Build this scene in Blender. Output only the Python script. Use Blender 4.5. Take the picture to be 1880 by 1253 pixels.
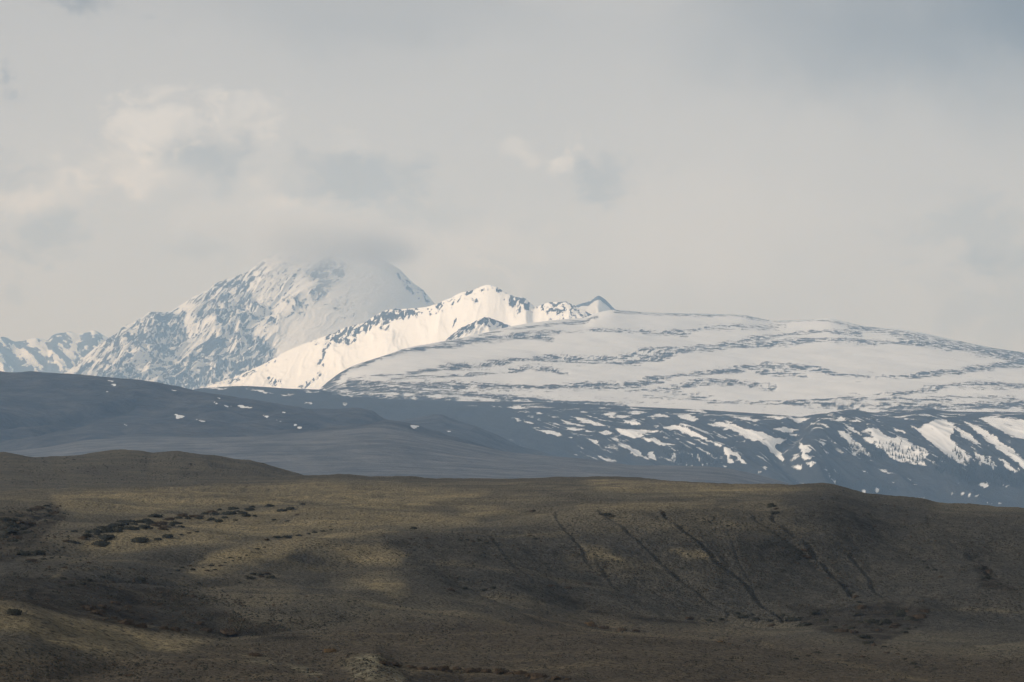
import bpy, math, random
import numpy as np
from mathutils import Vector

for o in list(bpy.data.objects):
    bpy.data.objects.remove(o, do_unlink=True)
SC = bpy.context.scene
COL = SC.collection
random.seed(7)
RNG = np.random.default_rng(7)

# ------------------------------------------------------------------ camera
F, CX, HZ = 5331.0, 940.0, 760.0          # focal length, centre column and eye level of the photograph (in its pixels)
cam_d = bpy.data.cameras.new('camera')
cam_d.sensor_width = 36.0
cam_d.lens = 36.0 * F / 1880.0
cam_d.shift_y = (HZ - 626.5) / 1880.0
cam_d.clip_start = 1.0
cam_d.clip_end = 200000.0
cam = bpy.data.objects.new('camera', cam_d)
cam.rotation_euler = (math.radians(90), 0, 0)
COL.objects.link(cam)
SC.camera = cam

# ------------------------------------------------------------------ light, sky, exposure
SUN_AZ, SUN_EL = math.radians(-94), math.radians(23)
SUN_DIR = Vector((math.sin(SUN_AZ) * math.cos(SUN_EL), math.cos(SUN_AZ) * math.cos(SUN_EL), math.sin(SUN_EL)))
sun_d = bpy.data.lights.new('sun', 'SUN')
sun_d.energy = 3.4
sun_d.angle = math.radians(3.0)
sun_d.color = (1.0, 0.975, 0.94)
sun = bpy.data.objects.new('sun', sun_d)
sun.rotation_euler = (-SUN_DIR).to_track_quat('-Z', 'Y').to_euler()
COL.objects.link(sun)

SC.view_settings.view_transform = 'Standard'
SC.view_settings.look = 'None'
SC.view_settings.exposure = 0.0
SC.view_settings.gamma = 1.0
SC.view_settings.use_curve_mapping = False
SC.render.engine = 'CYCLES'
SC.cycles.use_denoising = True
SC.cycles.denoising_input_passes = 'RGB_ALBEDO_NORMAL'
SC.cycles.denoising_prefilter = 'ACCURATE'
SC.cycles.use_adaptive_sampling = False
SC.cycles.max_bounces = 8
SC.cycles.diffuse_bounces = 1
SC.cycles.volume_bounces = 2
SC.cycles.volume_step_rate = 0.5
SC.cycles.volume_max_steps = 256


class NT:
    """Small helper for writing node trees."""
    def __init__(self, tree):
        self.t = tree
        tree.nodes.clear()

    def n(self, kind, **kw):
        nd = self.t.nodes.new(kind)
        for k, v in kw.items():
            setattr(nd, k, v)
        return nd

    def put(self, sock, v):
        if v is None:
            return
        if hasattr(v, 'is_output') or isinstance(v, bpy.types.NodeSocket):
            self.t.links.new(v, sock)
        else:
            sock.default_value = v

    def math(self, op, a, b=None, c=None, clamp=False):
        nd = self.n('ShaderNodeMath', operation=op)
        nd.use_clamp = clamp
        for s, v in zip(nd.inputs, (a, b, c)):
            self.put(s, v)
        return nd.outputs[0]

    def vmath(self, op, a, b=None, out=0):
        nd = self.n('ShaderNodeVectorMath', operation=op)
        self.put(nd.inputs[0], a)
        if b is not None:
            self.put(nd.inputs[1], b)
        return nd.outputs[out]

    def mix(self, fac, a, b, blend='MIX'):
        nd = self.n('ShaderNodeMix', data_type='RGBA', blend_type=blend)
        self.put(nd.inputs[0], fac)
        self.put(nd.inputs[6], a)
        self.put(nd.inputs[7], b)
        return nd.outputs[2]

    def noise(self, vec, scale, detail=4.0, rough=0.55, dist=0.0, color=False):
        nd = self.n('ShaderNodeTexNoise')
        self.put(nd.inputs['Vector'], vec)
        self.put(nd.inputs['Scale'], scale)
        self.put(nd.inputs['Detail'], detail)
        self.put(nd.inputs['Roughness'], rough)
        self.put(nd.inputs['Distortion'], dist)
        return nd.outputs['Color' if color else 'Fac']

    def step(self, v, lo, hi, a=0.0, b=1.0):
        nd = self.n('ShaderNodeMapRange', interpolation_type='SMOOTHSTEP')
        self.put(nd.inputs[0], v)
        for i, q in enumerate((lo, hi, a, b)):
            self.put(nd.inputs[1 + i], q)
        return nd.outputs[0]

    def attr(self, name):
        nd = self.n('ShaderNodeAttribute', attribute_name=name)
        return nd.outputs['Fac']


def srgb(r, g, b):
    f = lambda c: (c / 255) / 12.92 if c / 255 <= 0.04045 else ((c / 255 + 0.055) / 1.055) ** 2.4
    return (f(r), f(g), f(b), 1.0)


def direction(px, py):
    return Vector(((px - CX) / F, 1.0, (HZ - py) / F)).normalized()


world = bpy.data.worlds.new('World')
SC.world = world
world.use_nodes = True
w = NT(world.node_tree)
w_out = w.n('ShaderNodeOutputWorld')
w_bg = w.n('ShaderNodeBackground')
w_bg.inputs['Strength'].default_value = 0.1
w.t.links.new(w_bg.outputs[0], w_out.inputs[0])
w_sky = w.n('ShaderNodeTexSky', sky_type='NISHITA')
w_sky.sun_disc = False
w_sky.sun_elevation = SUN_EL
w_sky.sun_rotation = SUN_AZ % (2 * math.pi)
w_sky.altitude = 2200
w_dir = w.n('ShaderNodeTexCoord').outputs['Generated']
w_warp = w.vmath('SCALE', w.vmath('SUBTRACT', w.noise(w_dir, 30.0, 6.0, 0.6, color=True), (0.5, 0.5, 0.5)))
w_warp.node.inputs['Scale'].default_value = 0.04
w_pos = w.vmath('ADD', w_dir, w_warp)
# the overcast veil: a little brighter towards the sun, broken by soft cloud
w_toward = w.vmath('DOT_PRODUCT', w_dir, tuple(SUN_DIR), out=1)
w_lum = w.math('MULTIPLY_ADD', w_toward, 0.12, 0.56)
w_soft = w.noise(w.vmath('MULTIPLY', w_dir, (1.0, 1.0, 1.9)), 9.0, 5.0, 0.5)
w_lum = w.math('MULTIPLY_ADD', w.math('SUBTRACT', w_soft, 0.5), 0.16, w_lum)
w_up = w.n('ShaderNodeSeparateXYZ')
w.put(w_up.inputs[0], w_dir)
w_lum = w.math('ADD', w_lum, w.step(w_up.outputs[2], 0.02, 0.24, 0.03, -0.13))     # an overcast darkens upwards from a bright horizon
CLOUDS = [  # px, py, rx, ry, amount
    (300, 215, 120, 60, 0.075), (470, 225, 110, 45, 0.045), (250, 300, 150, 60, 0.05), (130, 330, 160, 70, 0.03),
    (545, 385, 75, 24, 0.055), (500, 330, 60, 40, 0.04), (1062, 284, 62, 30, 0.075), (970, 265, 70, 20, 0.04),
    (640, 270, 90, 30, 0.03), (860, 470, 200, 90, 0.03), (1300, 420, 320, 140, 0.025), (20, 360, 80, 40, 0.04),
    (385, 268, 85, 75, -0.085), (650, 330, 170, 62, -0.075), (430, 440, 150, 30, -0.04), (780, 400, 120, 40, -0.035),
    (70, 420, 120, 55, -0.07), (40, 295, 90, 30, -0.045), (158, 305, 24, 34, -0.07), (1110, 325, 90, 42, -0.075),
    (50, 510, 40, 16, -0.045), (300, 266, 18, 7, -0.05), (870, 500, 90, 45, -0.04),
    (22, 165, 34, 24, -0.10), (145, 14, 75, 26, -0.09), (295, 30, 26, 12, -0.04),
    (1880, 20, 620, 260, -0.07), (1960, 0, 260, 120, -0.07), (1500, 60, 500, 150, -0.035), (1790, 430, 190, 70, -0.055),
    (1880, 560, 200, 90, -0.04), (700, 20, 420, 90, -0.03),
]
w_det = w.math('MULTIPLY', w.math('SUBTRACT', w.noise(w.vmath('MULTIPLY', w_dir, (1.0, 1.0, 1.7)), 50.0, 7.0, 0.64, 0.6), 0.5), 3.0)
for (px, py, rx, ry, amt) in CLOUDS:
    d = w.vmath('MULTIPLY', w.vmath('SUBTRACT', w_pos, tuple(direction(px, py))), (F / rx, F / rx, F / ry))
    r = w.vmath('LENGTH', d, out=1)
    if rx < 240:
        r = w.math('ADD', r, w_det)
    w_lum = w.math('ADD', w_lum, w.step(r, 0.25, 1.1, amt * (2.9 if amt > 0 else 2.2), 0.0))
w_tint = w.mix(w.step(w_lum, 0.28, 0.60), (1.005, 1.0, 0.99, 1), (1.005, 0.99, 0.975, 1))
w_cloud = w.vmath('SCALE', w_tint)
w.put(w_cloud.node.inputs['Scale'], w.math('MULTIPLY', w_lum, 10.0))
w.put(w_bg.inputs['Color'], w.mix(0.94, w_sky.outputs[0], w_cloud))


# ------------------------------------------------------------------ numeric helpers
def hash2(ix, iy, seed):
    h = (ix.astype(np.uint32) * np.uint32(374761393) + iy.astype(np.uint32) * np.uint32(668265263) + np.uint32((seed * 2246822519) & 0xffffffff))
    h = (h ^ (h >> np.uint32(13))) * np.uint32(1274126177)
    h = h ^ (h >> np.uint32(16))
    return h


GRAD = np.stack([np.cos(np.arange(64) * 2 * np.pi / 64), np.sin(np.arange(64) * 2 * np.pi / 64)], 1).astype(np.float32)


def gnoise(x, y, seed=0):
    x0 = np.floor(x); y0 = np.floor(y)
    fx = (x - x0).astype(np.float32); fy = (y - y0).astype(np.float32)
    ix = x0.astype(np.int64); iy = y0.astype(np.int64)

    def corner(dx, dy):
        g = GRAD[(hash2(ix + dx, iy + dy, seed) & np.uint32(63)).astype(np.int64)]
        return g[..., 0] * (fx - dx) + g[..., 1] * (fy - dy)
    u = fx * fx * fx * (fx * (fx * 6 - 15) + 10); v = fy * fy * fy * (fy * (fy * 6 - 15) + 10)
    a = corner(0, 0); b = corner(1, 0); c = corner(0, 1); d = corner(1, 1)
    return ((a + (b - a) * u) + ((c + (d - c) * u) - (a + (b - a) * u)) * v) * 1.5


def fbm(x, y, oct=4, seed=0, gain=0.5, lac=2.03):
    s = np.zeros(np.shape(x), np.float32); amp = 1.0; tot = 0.0
    for i in range(oct):
        s += amp * gnoise(x + 17.3 * i, y - 9.1 * i, seed + i)
        tot += amp; amp *= gain; x = x * lac; y = y * lac
    return s / tot


def ridged(x, y, oct=5, seed=0, gain=0.5, lac=2.07):
    s = np.zeros(np.shape(x), np.float32); amp = 1.0; tot = 0.0; wgt = 1.0
    for i in range(oct):
        r = 1.0 - np.abs(gnoise(x + 31.7 * i, y + 11.9 * i, seed + i)) * 1.6
        r = np.clip(r, 0, 1) ** 2
        s += amp * r * wgt; wgt = np.clip(r * 1.6, 0, 1)
        tot += amp; amp *= gain; x = x * lac; y = y * lac
    return s / tot


def sstep(a, b, v):
    t = np.clip((v - a) / (b - a), 0, 1)
    return t * t * (3 - 2 * t)


def pchip(xk, yk, x):
    """monotone cubic through (xk, yk) at x; xk, yk have the stations on axis 0 and may carry columns on axis 1."""
    h = np.diff(xk, axis=0); dl = np.diff(yk, axis=0) / h
    m = np.zeros_like(yk)
    w1 = 2 * h[1:] + h[:-1]; w2 = h[1:] + 2 * h[:-1]
    same = dl[:-1] * dl[1:] > 0
    with np.errstate(divide='ignore', invalid='ignore'):
        hm = (w1 + w2) / (w1 / dl[:-1] + w2 / dl[1:])
    m[1:-1] = np.where(same, hm, 0.0)
    m[0] = dl[0]; m[-1] = dl[-1]
    return h, dl, m


def curve(pts, px):
    """smooth curve through traced points (px, value)."""
    p = np.array(sorted(pts), float)
    xk, yk = p[:, 0], p[:, 1]
    h, dl, m = pchip(xk[:, None], yk[:, None], None)
    h = h[:, 0]; m = m[:, 0]
    x = np.clip(px, xk[0], xk[-1])
    i = np.clip(np.searchsorted(xk, x, side='right') - 1, 0, len(xk) - 2)
    t = (x - xk[i]) / h[i]
    t2, t3 = t * t, t * t * t
    return (2 * t3 - 3 * t2 + 1) * yk[i] + (t3 - 2 * t2 + t) * h[i] * m[i] + (-2 * t3 + 3 * t2) * yk[i + 1] + (t3 - t2) * h[i] * m[i + 1]


def smooth_px(px, ks, vs, sig=70.0):
    d = px[1] - px[0]
    n = int(3 * sig / d)
    q = np.concatenate([px[0] - d * np.arange(n, 0, -1), px, px[-1] + d * np.arange(1, n + 1)])
    k = np.exp(-0.5 * (np.arange(-n, n + 1) * d / sig) ** 2)
    return np.convolve(np.interp(q, ks, vs), k / k.sum(), 'valid')


def loft(px, stations, rows):
    """terrain through 3-D curves: stations are (distance curve, height-on-photo curve); returns x, y, z grids."""
    def val(v):
        if isinstance(v, np.ndarray):
            return v
        return curve(v, px) if isinstance(v, list) else np.full(len(px), float(v))
    Y = np.array([val(s[0]) for s in stations])
    P = np.array([val(s[1]) for s in stations])
    Z = (HZ - P) / F * Y
    h, dl, m = pchip(Y, Z, None)
    ys, zs = [], []
    for k, n in enumerate(rows):
        tt = np.arange(n + (1 if k == len(rows) - 1 else 0)) / n
        for t in tt:
            t2, t3 = t * t, t * t * t
            ys.append(Y[k] + t * h[k])
            zs.append((2 * t3 - 3 * t2 + 1) * Z[k] + (t3 - 2 * t2 + t) * h[k] * m[k] + (-2 * t3 + 3 * t2) * Z[k + 1] + (t3 - t2) * h[k] * m[k + 1])
    yy = np.array(ys); zz = np.array(zs)
    xx = (px[None, :] - CX) / F * yy
    return xx, yy, zz


def screen(x, y, z):
    return CX + F * x / y, HZ - F * z / y


def poly_sd(pts, px, py):
    """signed distance (inside positive) of points to a polygon; two points are a thin stroke."""
    p = np.array(pts, float)
    if len(p) == 2:
        p = np.vstack([p, p[::-1] + [0, 2.5]])
    n = len(p)
    best = np.full(px.shape, 1e9); inside = np.zeros(px.shape, bool)
    for i in range(n):
        ax, ay = p[i]; bx, by = p[(i + 1) % n]
        ex, ey = bx - ax, by - ay
        t = np.clip(((px - ax) * ex + (py - ay) * ey) / max(ex * ex + ey * ey, 1e-9), 0, 1)
        best = np.minimum(best, np.hypot(px - ax - t * ex, py - ay - t * ey))
        if ay != by:
            c = ((ay > py) != (by > py)) & (px < (bx - ax) * (py - ay) / (by - ay) + ax)
            inside ^= c
    return np.where(inside, best, -best)


def patches(polys, px, py, soft=1.0, grow=0.0):
    m = np.zeros(px.shape, np.float32)
    for p in polys:
        q = np.array(p, float)
        g = 6 * soft + grow + 3
        sel = (px > q[:, 0].min() - g) & (px < q[:, 0].max() + g) & (py > q[:, 1].min() - g) & (py < q[:, 1].max() + g)
        if not sel.any():
            continue
        sd = poly_sd(p, px[sel], py[sel]) + grow
        m[sel] = np.maximum(m[sel], sstep(-soft, soft, sd))
    return m


def stroke(pts, px, py, width):
    """soft band of the given half width round a traced line."""
    p = np.array(pts, float)
    d = np.full(px.shape, 1e9)
    sel = (px > p[:, 0].min() - 4 * width) & (px < p[:, 0].max() + 4 * width) & (py > p[:, 1].min() - 4 * width) & (py < p[:, 1].max() + 4 * width)
    qx, qy = px[sel], py[sel]
    b = np.full(qx.shape, 1e9)
    for i in range(len(p) - 1):
        ax, ay = p[i]; bx, by = p[i + 1]
        ex, ey = bx - ax, by - ay
        t = np.clip(((qx - ax) * ex + (qy - ay) * ey) / (ex * ex + ey * ey), 0, 1)
        b = np.minimum(b, np.hypot(qx - ax - t * ex, qy - ay - t * ey))
    d[sel] = b
    return np.exp(-(d / width) ** 2).astype(np.float32)


def grid_object(name, x, y, z, mat, attrs=None, parent=None, kind='structure'):
    r, c = x.shape
    me = bpy.data.meshes.new(name)
    co = np.stack([x, y, z], -1).reshape(-1, 3).astype(np.float32)
    idx = np.arange(r * c, dtype=np.int32).reshape(r, c)
    q = np.stack([idx[:-1, :-1], idx[:-1, 1:], idx[1:, 1:], idx[1:, :-1]], -1).reshape(-1, 4)
    me.vertices.add(len(co)); me.vertices.foreach_set('co', co.ravel())
    me.loops.add(q.size); me.loops.foreach_set('vertex_index', q.ravel())
    me.polygons.add(len(q)); me.polygons.foreach_set('loop_start', np.arange(0, q.size, 4, dtype=np.int32))
    me.update(calc_edges=True)
    me.shade_smooth()
    for k, v in (attrs or {}).items():
        a = me.attributes.new(k, 'FLOAT', 'POINT')
        a.data.foreach_set('value', np.ascontiguousarray(v, np.float32).ravel())
    me.materials.append(mat)
    o = bpy.data.objects.new(name, me)
    COL.objects.link(o)
    if kind:
        o['kind'] = kind
    return o


def new_mat(name):
    m = bpy.data.materials.new(name)
    m.use_nodes = True
    t = NT(m.node_tree)
    out = t.n('ShaderNodeOutputMaterial')
    b = t.n('ShaderNodeBsdfPrincipled')
    b.inputs['Roughness'].default_value = 0.92
    b.inputs['Specular IOR Level'].default_value = 0.08
    t.t.links.new(b.outputs[0], out.inputs[0])
    pos = t.n('ShaderNodeNewGeometry').outputs['Position']
    return m, t, b, pos


def bump(t, b, height, dist, strength=1.0):
    nd = t.n('ShaderNodeBump')
    nd.inputs['Strength'].default_value = strength
    nd.inputs['Distance'].default_value = dist
    t.put(nd.inputs['Height'], height)
    t.t.links.new(nd.outputs[0], b.inputs['Normal'])


def snow_material(name, rock_a, rock_b, fine, relief, snow=(0.86, 0.87, 0.89, 1), cut=0.5, soft=0.10, stretch=(1, 1, 1), jitter=0.35):
    """snow lying on rock or turf: the attribute says how much snow, fine noise frays its edge."""
    m, t, b, pos = new_mat(name)
    p = t.vmath('MULTIPLY', pos, stretch)
    n1 = t.noise(p, 1.0 / fine, 5.0, 0.62)
    n2 = t.noise(p, 1.0 / (fine * 6), 4.0, 0.55)
    a = t.math('ADD', t.attr('snow'), t.math('MULTIPLY', t.math('SUBTRACT', n1, 0.5), jitter))
    mask = t.step(a, cut - soft, cut + soft)
    rock = t.mix(t.step(n2, 0.3, 0.7), rock_a, rock_b)
    rock = t.mix(t.step(n1, 0.35, 0.65), rock, t.mix(0.5, rock, (0.02, 0.021, 0.023, 1)))
    t.put(b.inputs['Base Color'], t.mix(mask, rock, snow))
    h = t.math('ADD', n1, t.math('MULTIPLY', n2, 2.0))
    h = t.math('MULTIPLY', h, t.math('MULTIPLY_ADD', mask, -0.85, 1.0))
    bump(t, b, h, relief)
    return m


def mountain(name, px, crest, base_py, y_crest, y_base, rows, back=900.0):
    yc = y_crest; yb = y_base
    cr = curve(crest, px)
    ybv = curve(yb, px) if isinstance(yb, list) else np.full(len(px), float(yb))
    ycv = curve(yc, px) if isinstance(yc, list) else np.full(len(px), float(yc))
    zc = (HZ - cr) / F * ycv
    zb = np.full(len(px), (HZ - base_py) / F) * ybv
    zm = zb + (zc - zb) * 0.42
    ym = ybv + (ycv - ybv) * 0.55
    Y = np.array([ybv, ym, ycv, ycv + back]); Z = np.array([zb, zm, zc, zb])
    ys, zs = [], []
    h, dl, m = pchip(Y, Z, None)
    m[2] = dl[1] * 0.7
    for k, n in enumerate(rows):
        for i in range(n + (1 if k == len(rows) - 1 else 0)):
            t = i / n; t2, t3 = t * t, t ** 3
            ys.append(Y[k] + t * h[k])
            if k == 2:
                zs.append(Z[2] + (Z[3] - Z[2]) * t)
            else:
                zs.append((2 * t3 - 3 * t2 + 1) * Z[k] + (t3 - 2 * t2 + t) * h[k] * m[k] + (-2 * t3 + 3 * t2) * Z[k + 1] + (t3 - t2) * h[k] * m[k + 1])
    yy = np.array(ys); zz = np.array(zs)
    return (px[None, :] - CX) / F * yy, yy, zz, (yy - ybv[None]) / (ycv - ybv)[None]


# ------------------------------------------------------------------ far range at the left
far_mat = snow_material('far_range_rock_and_snow', (0.085, 0.086, 0.088, 1), (0.125, 0.123, 0.120, 1), 16.0, 14.0)
px = np.arange(-160, 330, 2.0)
FAR = [(-160, 640), (-80, 628), (-30, 612), (0, 619), (9, 620), (29, 628), (63, 622), (87, 625), (96, 616), (112, 612), (127, 611), (145, 614),
       (156, 611), (172, 606), (185, 613), (199, 621), (240, 640), (330, 670)]
x, y, z, t = mountain('far_range', px, FAR, 760, 26500, 24200, (50, 70, 14))
c = 0.80 * x + 0.45 * y; a = -0.45 * x + 0.80 * y
rid = ridged(c / 520 + 3.1, a / 2400, 5, 40)
z = z + (rid - 0.45) * 210 * sstep(1.02, 0.5, t) * sstep(0, 0.25, t) + fbm(x / 160, y / 160, 4, 44) * 22
sx, sy = screen(x, y, z)
rock = np.zeros_like(x)
for ln, wd in (([(36, 628), (60, 645), (88, 668), (110, 700)], 9), ([(89, 632), (108, 650), (130, 672), (150, 700)], 7), ([(96, 622), (112, 622), (120, 628)], 14),
               ([(165, 615), (150, 632), (140, 645)], 11), ([(180, 618), (165, 635), (155, 648)], 9), ([(0, 640), (20, 660), (50, 685)], 13), ([(5, 622), (20, 632)], 8)):
    rock = np.maximum(rock, stroke(ln, sx, sy, wd))
snow = 0.88 - 0.66 * rock + 1.35 * fbm(c / 55, a / 170, 5, 47, gain=0.68) - 0.30 * sstep(650, 690, sy)
grid_object('far_mountain_range', x, y, z, far_mat, {'snow': snow})

# ------------------------------------------------------------------ the great peak
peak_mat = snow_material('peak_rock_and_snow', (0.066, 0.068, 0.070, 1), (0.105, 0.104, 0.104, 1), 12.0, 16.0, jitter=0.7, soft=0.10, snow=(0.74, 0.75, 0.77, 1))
px = np.arange(40, 930, 1.7)
PEAK = [(40, 760), (90, 715), (125, 681), (150, 660), (170, 642), (199, 621), (219, 608), (224, 600), (246, 592), (266, 581), (275, 573), (299, 574), (324, 565),
        (351, 547), (380, 532), (400, 519), (433, 507), (460, 494), (478, 480), (500, 468), (540, 457), (590, 449), (640, 455), (680, 467), (717, 485), (733, 494), (757, 518),
        (780, 536), (794, 553), (830, 585), (930, 650)]
x, y, z, t = mountain('peak', px, PEAK, 790, 21500, 18300, (70, 215, 16), back=1300)
wx = fbm(x / 700, y / 700, 3, 61) * 190; wy = fbm(x / 700 + 40, y / 700, 3, 62) * 190
c = 0.92 * (x + wx) - 0.40 * (y + wy); a = 0.40 * (x + wx) + 0.92 * (y + wy)
rid = ridged(c / 560 + 1.3, a / 1900 + 0.4, 6, 63)
sx, sy = screen(x, y, z)
ROCKY = [
    [(199, 621), (224, 600), (246, 592), (275, 574), (300, 574), (330, 568), (345, 600), (332, 622), (312, 652), (285, 668), (262, 655), (240, 630), (218, 645), (190, 655), (172, 652)],
    [(355, 556), (380, 532), (400, 519), (440, 507), (466, 490), (480, 480), (482, 498), (462, 524), (432, 553), (402, 580), (380, 582), (362, 575)],
    [(402, 575), (432, 550), (462, 526), (472, 535), (452, 560), (478, 558), (476, 578), (442, 602), (407, 608), (392, 600)],
    [(392, 614), (452, 608), (482, 624), (508, 640), (516, 656), (482, 680), (440, 702), (380, 712), (322, 716), (282, 704), (268, 692), (300, 676), (345, 658), (362, 632)],
    [(585, 476), (606, 468), (626, 486), (632, 505), (604, 530), (578, 552), (566, 545), (584, 515), (574, 507), (562, 498)],
    [(722, 484), (736, 492), (758, 516), (782, 534), (797, 553), (778, 553), (766, 541), (754, 532), (738, 508)],
    [(490, 588), (512, 584), (522, 594), (512, 600), (494, 598)],
    [(150, 662), (190, 655), (230, 662), (262, 690), (250, 720), (140, 720), (130, 690)],
    [(300, 580), (345, 590), (352, 612), (318, 660), (270, 690), (255, 670), (300, 640)],
]
wxs = sx + fbm(c / 120, a / 260, 3, 71) * 26; wys = sy + fbm(c / 120 + 9, a / 260, 3, 72) * 20
zone = patches(ROCKY, wxs, wys, 7.0)
DIM = [[(590, 560), (640, 520), (660, 560), (620, 600)], [(530, 552), (560, 545), (565, 595), (530, 590)], [(620, 480), (690, 478), (700, 485), (640, 492)], [(630, 570), (660, 565), (655, 590)]]
zone2 = patches(DIM, wxs, wys, 9.0)
fine = ridged(c / 80, a / 230, 6, 66, gain=0.6) - 0.42
fine2 = fbm(c / 30, a / 75, 5, 67, gain=0.78)
live = sstep(1.03, 0.80, t) * sstep(0, 0.2, t)
left_face = sstep(560, 470, sx + (sy - 600) * 0.55)
z = z + (rid - 0.45) * (150 * left_face + 16) * live + fine * (46 * zone + 7) * sstep(1.06, 0.9, t) + fbm(x / 90, y / 90, 4, 68) * (18 * zone + 3)
sx, sy = screen(x, y, z)
cover = 1.06 - 0.66 * zone - 0.40 * zone2 - 0.26 * left_face * (1 - zone)
snow = cover + 2.1 * (fine2 * (0.30 + 0.70 * np.maximum(zone, 0.8 * left_face))) - 0.45 * fine * np.maximum(zone, 0.5 * left_face)
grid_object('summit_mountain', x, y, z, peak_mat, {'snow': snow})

# ------------------------------------------------------------------ small pyramid peak and the sunlit ridge
px = np.arange(1030, 1180, 1.6)
PYR = [(1030, 575), (1050, 568), (1059, 561), (1066, 558), (1072, 556), (1078, 555), (1085, 551), (1092, 547), (1099, 543), (1104, 545), (1112, 551), (1120, 559), (1128, 567), (1180, 600)]
x, y, z, t = mountain('pyramid', px, PYR, 700, 19400, 18500, (14, 70, 14), back=600)
c = 0.92 * x - 0.40 * y; a = 0.40 * x + 0.92 * y
fine = ridged(x / 90, y / 240, 4, 81) - 0.42
z = z + fine * 12 * sstep(1.05, 0.9, t) - 26 * np.abs(fbm(x / 200, y / 900, 2, 83)) * sstep(1.0, 0.8, t)
sx, sy = screen(x, y, z)
rk = stroke([(1099, 545), (1112, 553), (1130, 569)], sx, sy, 6) + stroke([(1060, 562), (1078, 557)], sx, sy, 4) + 0.6 * stroke([(1078, 560), (1099, 546)], sx, sy, 3)
snow = 1.0 - 0.9 * np.clip(rk, 0, 1) + 0.5 * fbm(x / 40, y / 110, 4, 84)
grid_object('pyramid_mountain', x, y, z, peak_mat, {'snow': snow})

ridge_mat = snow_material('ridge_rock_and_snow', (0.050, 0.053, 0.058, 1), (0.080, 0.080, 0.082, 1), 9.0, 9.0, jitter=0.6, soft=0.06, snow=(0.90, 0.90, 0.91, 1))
D = 1.15                                   # layer scaled about the camera by this, baked into its distances; later layers likewise
px = np.arange(350, 1130, 1.7)
RIDGE = [(350, 728), (380, 711), (400, 703), (445, 686), (489, 666), (516, 650), (556, 632), (606, 614), (635, 601), (668, 592), (690, 579), (706, 571), (720, 568), (757, 566), (780, 564), (795, 560),
         (810, 554), (828, 547), (846, 538), (868, 533), (884, 526), (895, 523), (915, 529), (929, 538), (944, 544), (965, 548), (971, 555), (985, 563), (1000, 558), (1011, 555), (1036, 554), (1052, 560),
         (1070, 569), (1085, 577), (1130, 600)]
x, y, z, t = mountain('ridge', px, RIDGE, 775, [(350, 17900), (600, 17200), (900, 16100), (1130, 15500)], [(350, 16400), (700, 15500), (1130, 14500)], (40, 150, 16), back=700)
wx = fbm(x / 380, y / 380, 3, 91) * 70
c = 0.86 * (x + wx) + 0.10 * y; a = 0.10 * (x + wx) + 0.9 * y
rid = ridged(c / 330 + 0.7, a / 1300, 5, 93)
sx, sy = screen(x, y, z)
live = sstep(1.02, 0.82, t) * sstep(0, 0.3, t)
fine = ridged(c / 50, a / 120, 6, 94, gain=0.6) - 0.42
RR = [
    [(606, 612), (635, 600), (668, 592), (690, 580), (720, 568), (765, 566), (760, 578), (735, 585), (700, 592), (672, 603), (650, 622), (640, 635), (622, 628), (608, 632), (600, 650), (592, 668), (580, 668), (596, 640), (600, 622)],
    [(936, 546), (946, 542), (968, 549), (974, 560), (975, 568), (962, 574), (952, 580), (948, 570), (958, 562), (938, 560)],
    [(535, 716), (560, 697), (580, 682), (598, 673), (596, 680), (575, 693), (556, 712)],
    [(866, 552), (882, 550), (880, 560), (870, 562)], [(795, 560), (812, 552), (818, 556), (800, 566)], [(488, 690), (512, 688), (518, 698), (498, 700)],
    [(700, 596), (716, 594), (718, 606), (708, 608)], [(400, 706), (440, 690), (470, 678), (452, 694), (430, 704)], [(846, 538), (868, 534), (870, 538), (850, 543)], [(912, 528), (920, 533), (912, 536)],
]
wxs = sx + fbm(c / 45, a / 110, 3, 95) * 9; wys = sy + fbm(c / 45 + 5, a / 110, 3, 96) * 8
zone = patches(RR, wxs, wys, 4.0)
speck = sstep(0.12, 0.46, fbm(x / 90, y / 260, 3, 97)) * sstep(610, 580, sy - 0.14 * (sx - 700))
high = sstep(990, 1010, sx)
z = z + (rid - 0.45) * 62 * live + fine * (22 * zone + 3.5 + 5 * high) * sstep(1.06, 0.93, t)
sx, sy = screen(x, y, z)
crestness = sstep(34, 4, sy - curve(RIDGE, np.clip(sx, 350, 1130).ravel()).reshape(sx.shape))
snow = 1.0 - 0.54 * zone - 0.20 * high - 0.20 * crestness * sstep(560, 640, sx) + (0.35 + 0.75 * np.maximum(zone, np.maximum(np.maximum(speck, 0.6 * crestness), 0.45 * high))) * fbm(c / 20, a / 48, 5, 98, gain=0.7) * 2.1
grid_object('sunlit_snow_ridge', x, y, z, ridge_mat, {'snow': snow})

px = np.arange(815, 960, 1.6)
SPUR = [(815, 628), (837, 610), (846, 603), (860, 597), (875, 589), (893, 583), (902, 585), (911, 588), (929, 596), (945, 604), (960, 615)]
x, y, z, t = mountain('spur', px, SPUR, 650, 14650, 14080, (10, 60, 12), back=380)
c = 0.9 * x - 0.3 * y; a = 0.3 * x + 0.9 * y
fine = ridged(c / 45, a / 140, 5, 101) - 0.42
z = z + fine * 22 * sstep(1.06, 0.92, t)
sx, sy = screen(x, y, z)
cr = curve(SPUR, sx.ravel()).reshape(sx.shape)
snow = 0.34 + 0.55 * sstep(3, 20, sy - cr) + 1.3 * fbm(c / 22, a / 55, 5, 102, gain=0.62) - 0.35 * fine
grid_object('rocky_spur', x, y, z, ridge_mat, {'snow': snow})

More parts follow.
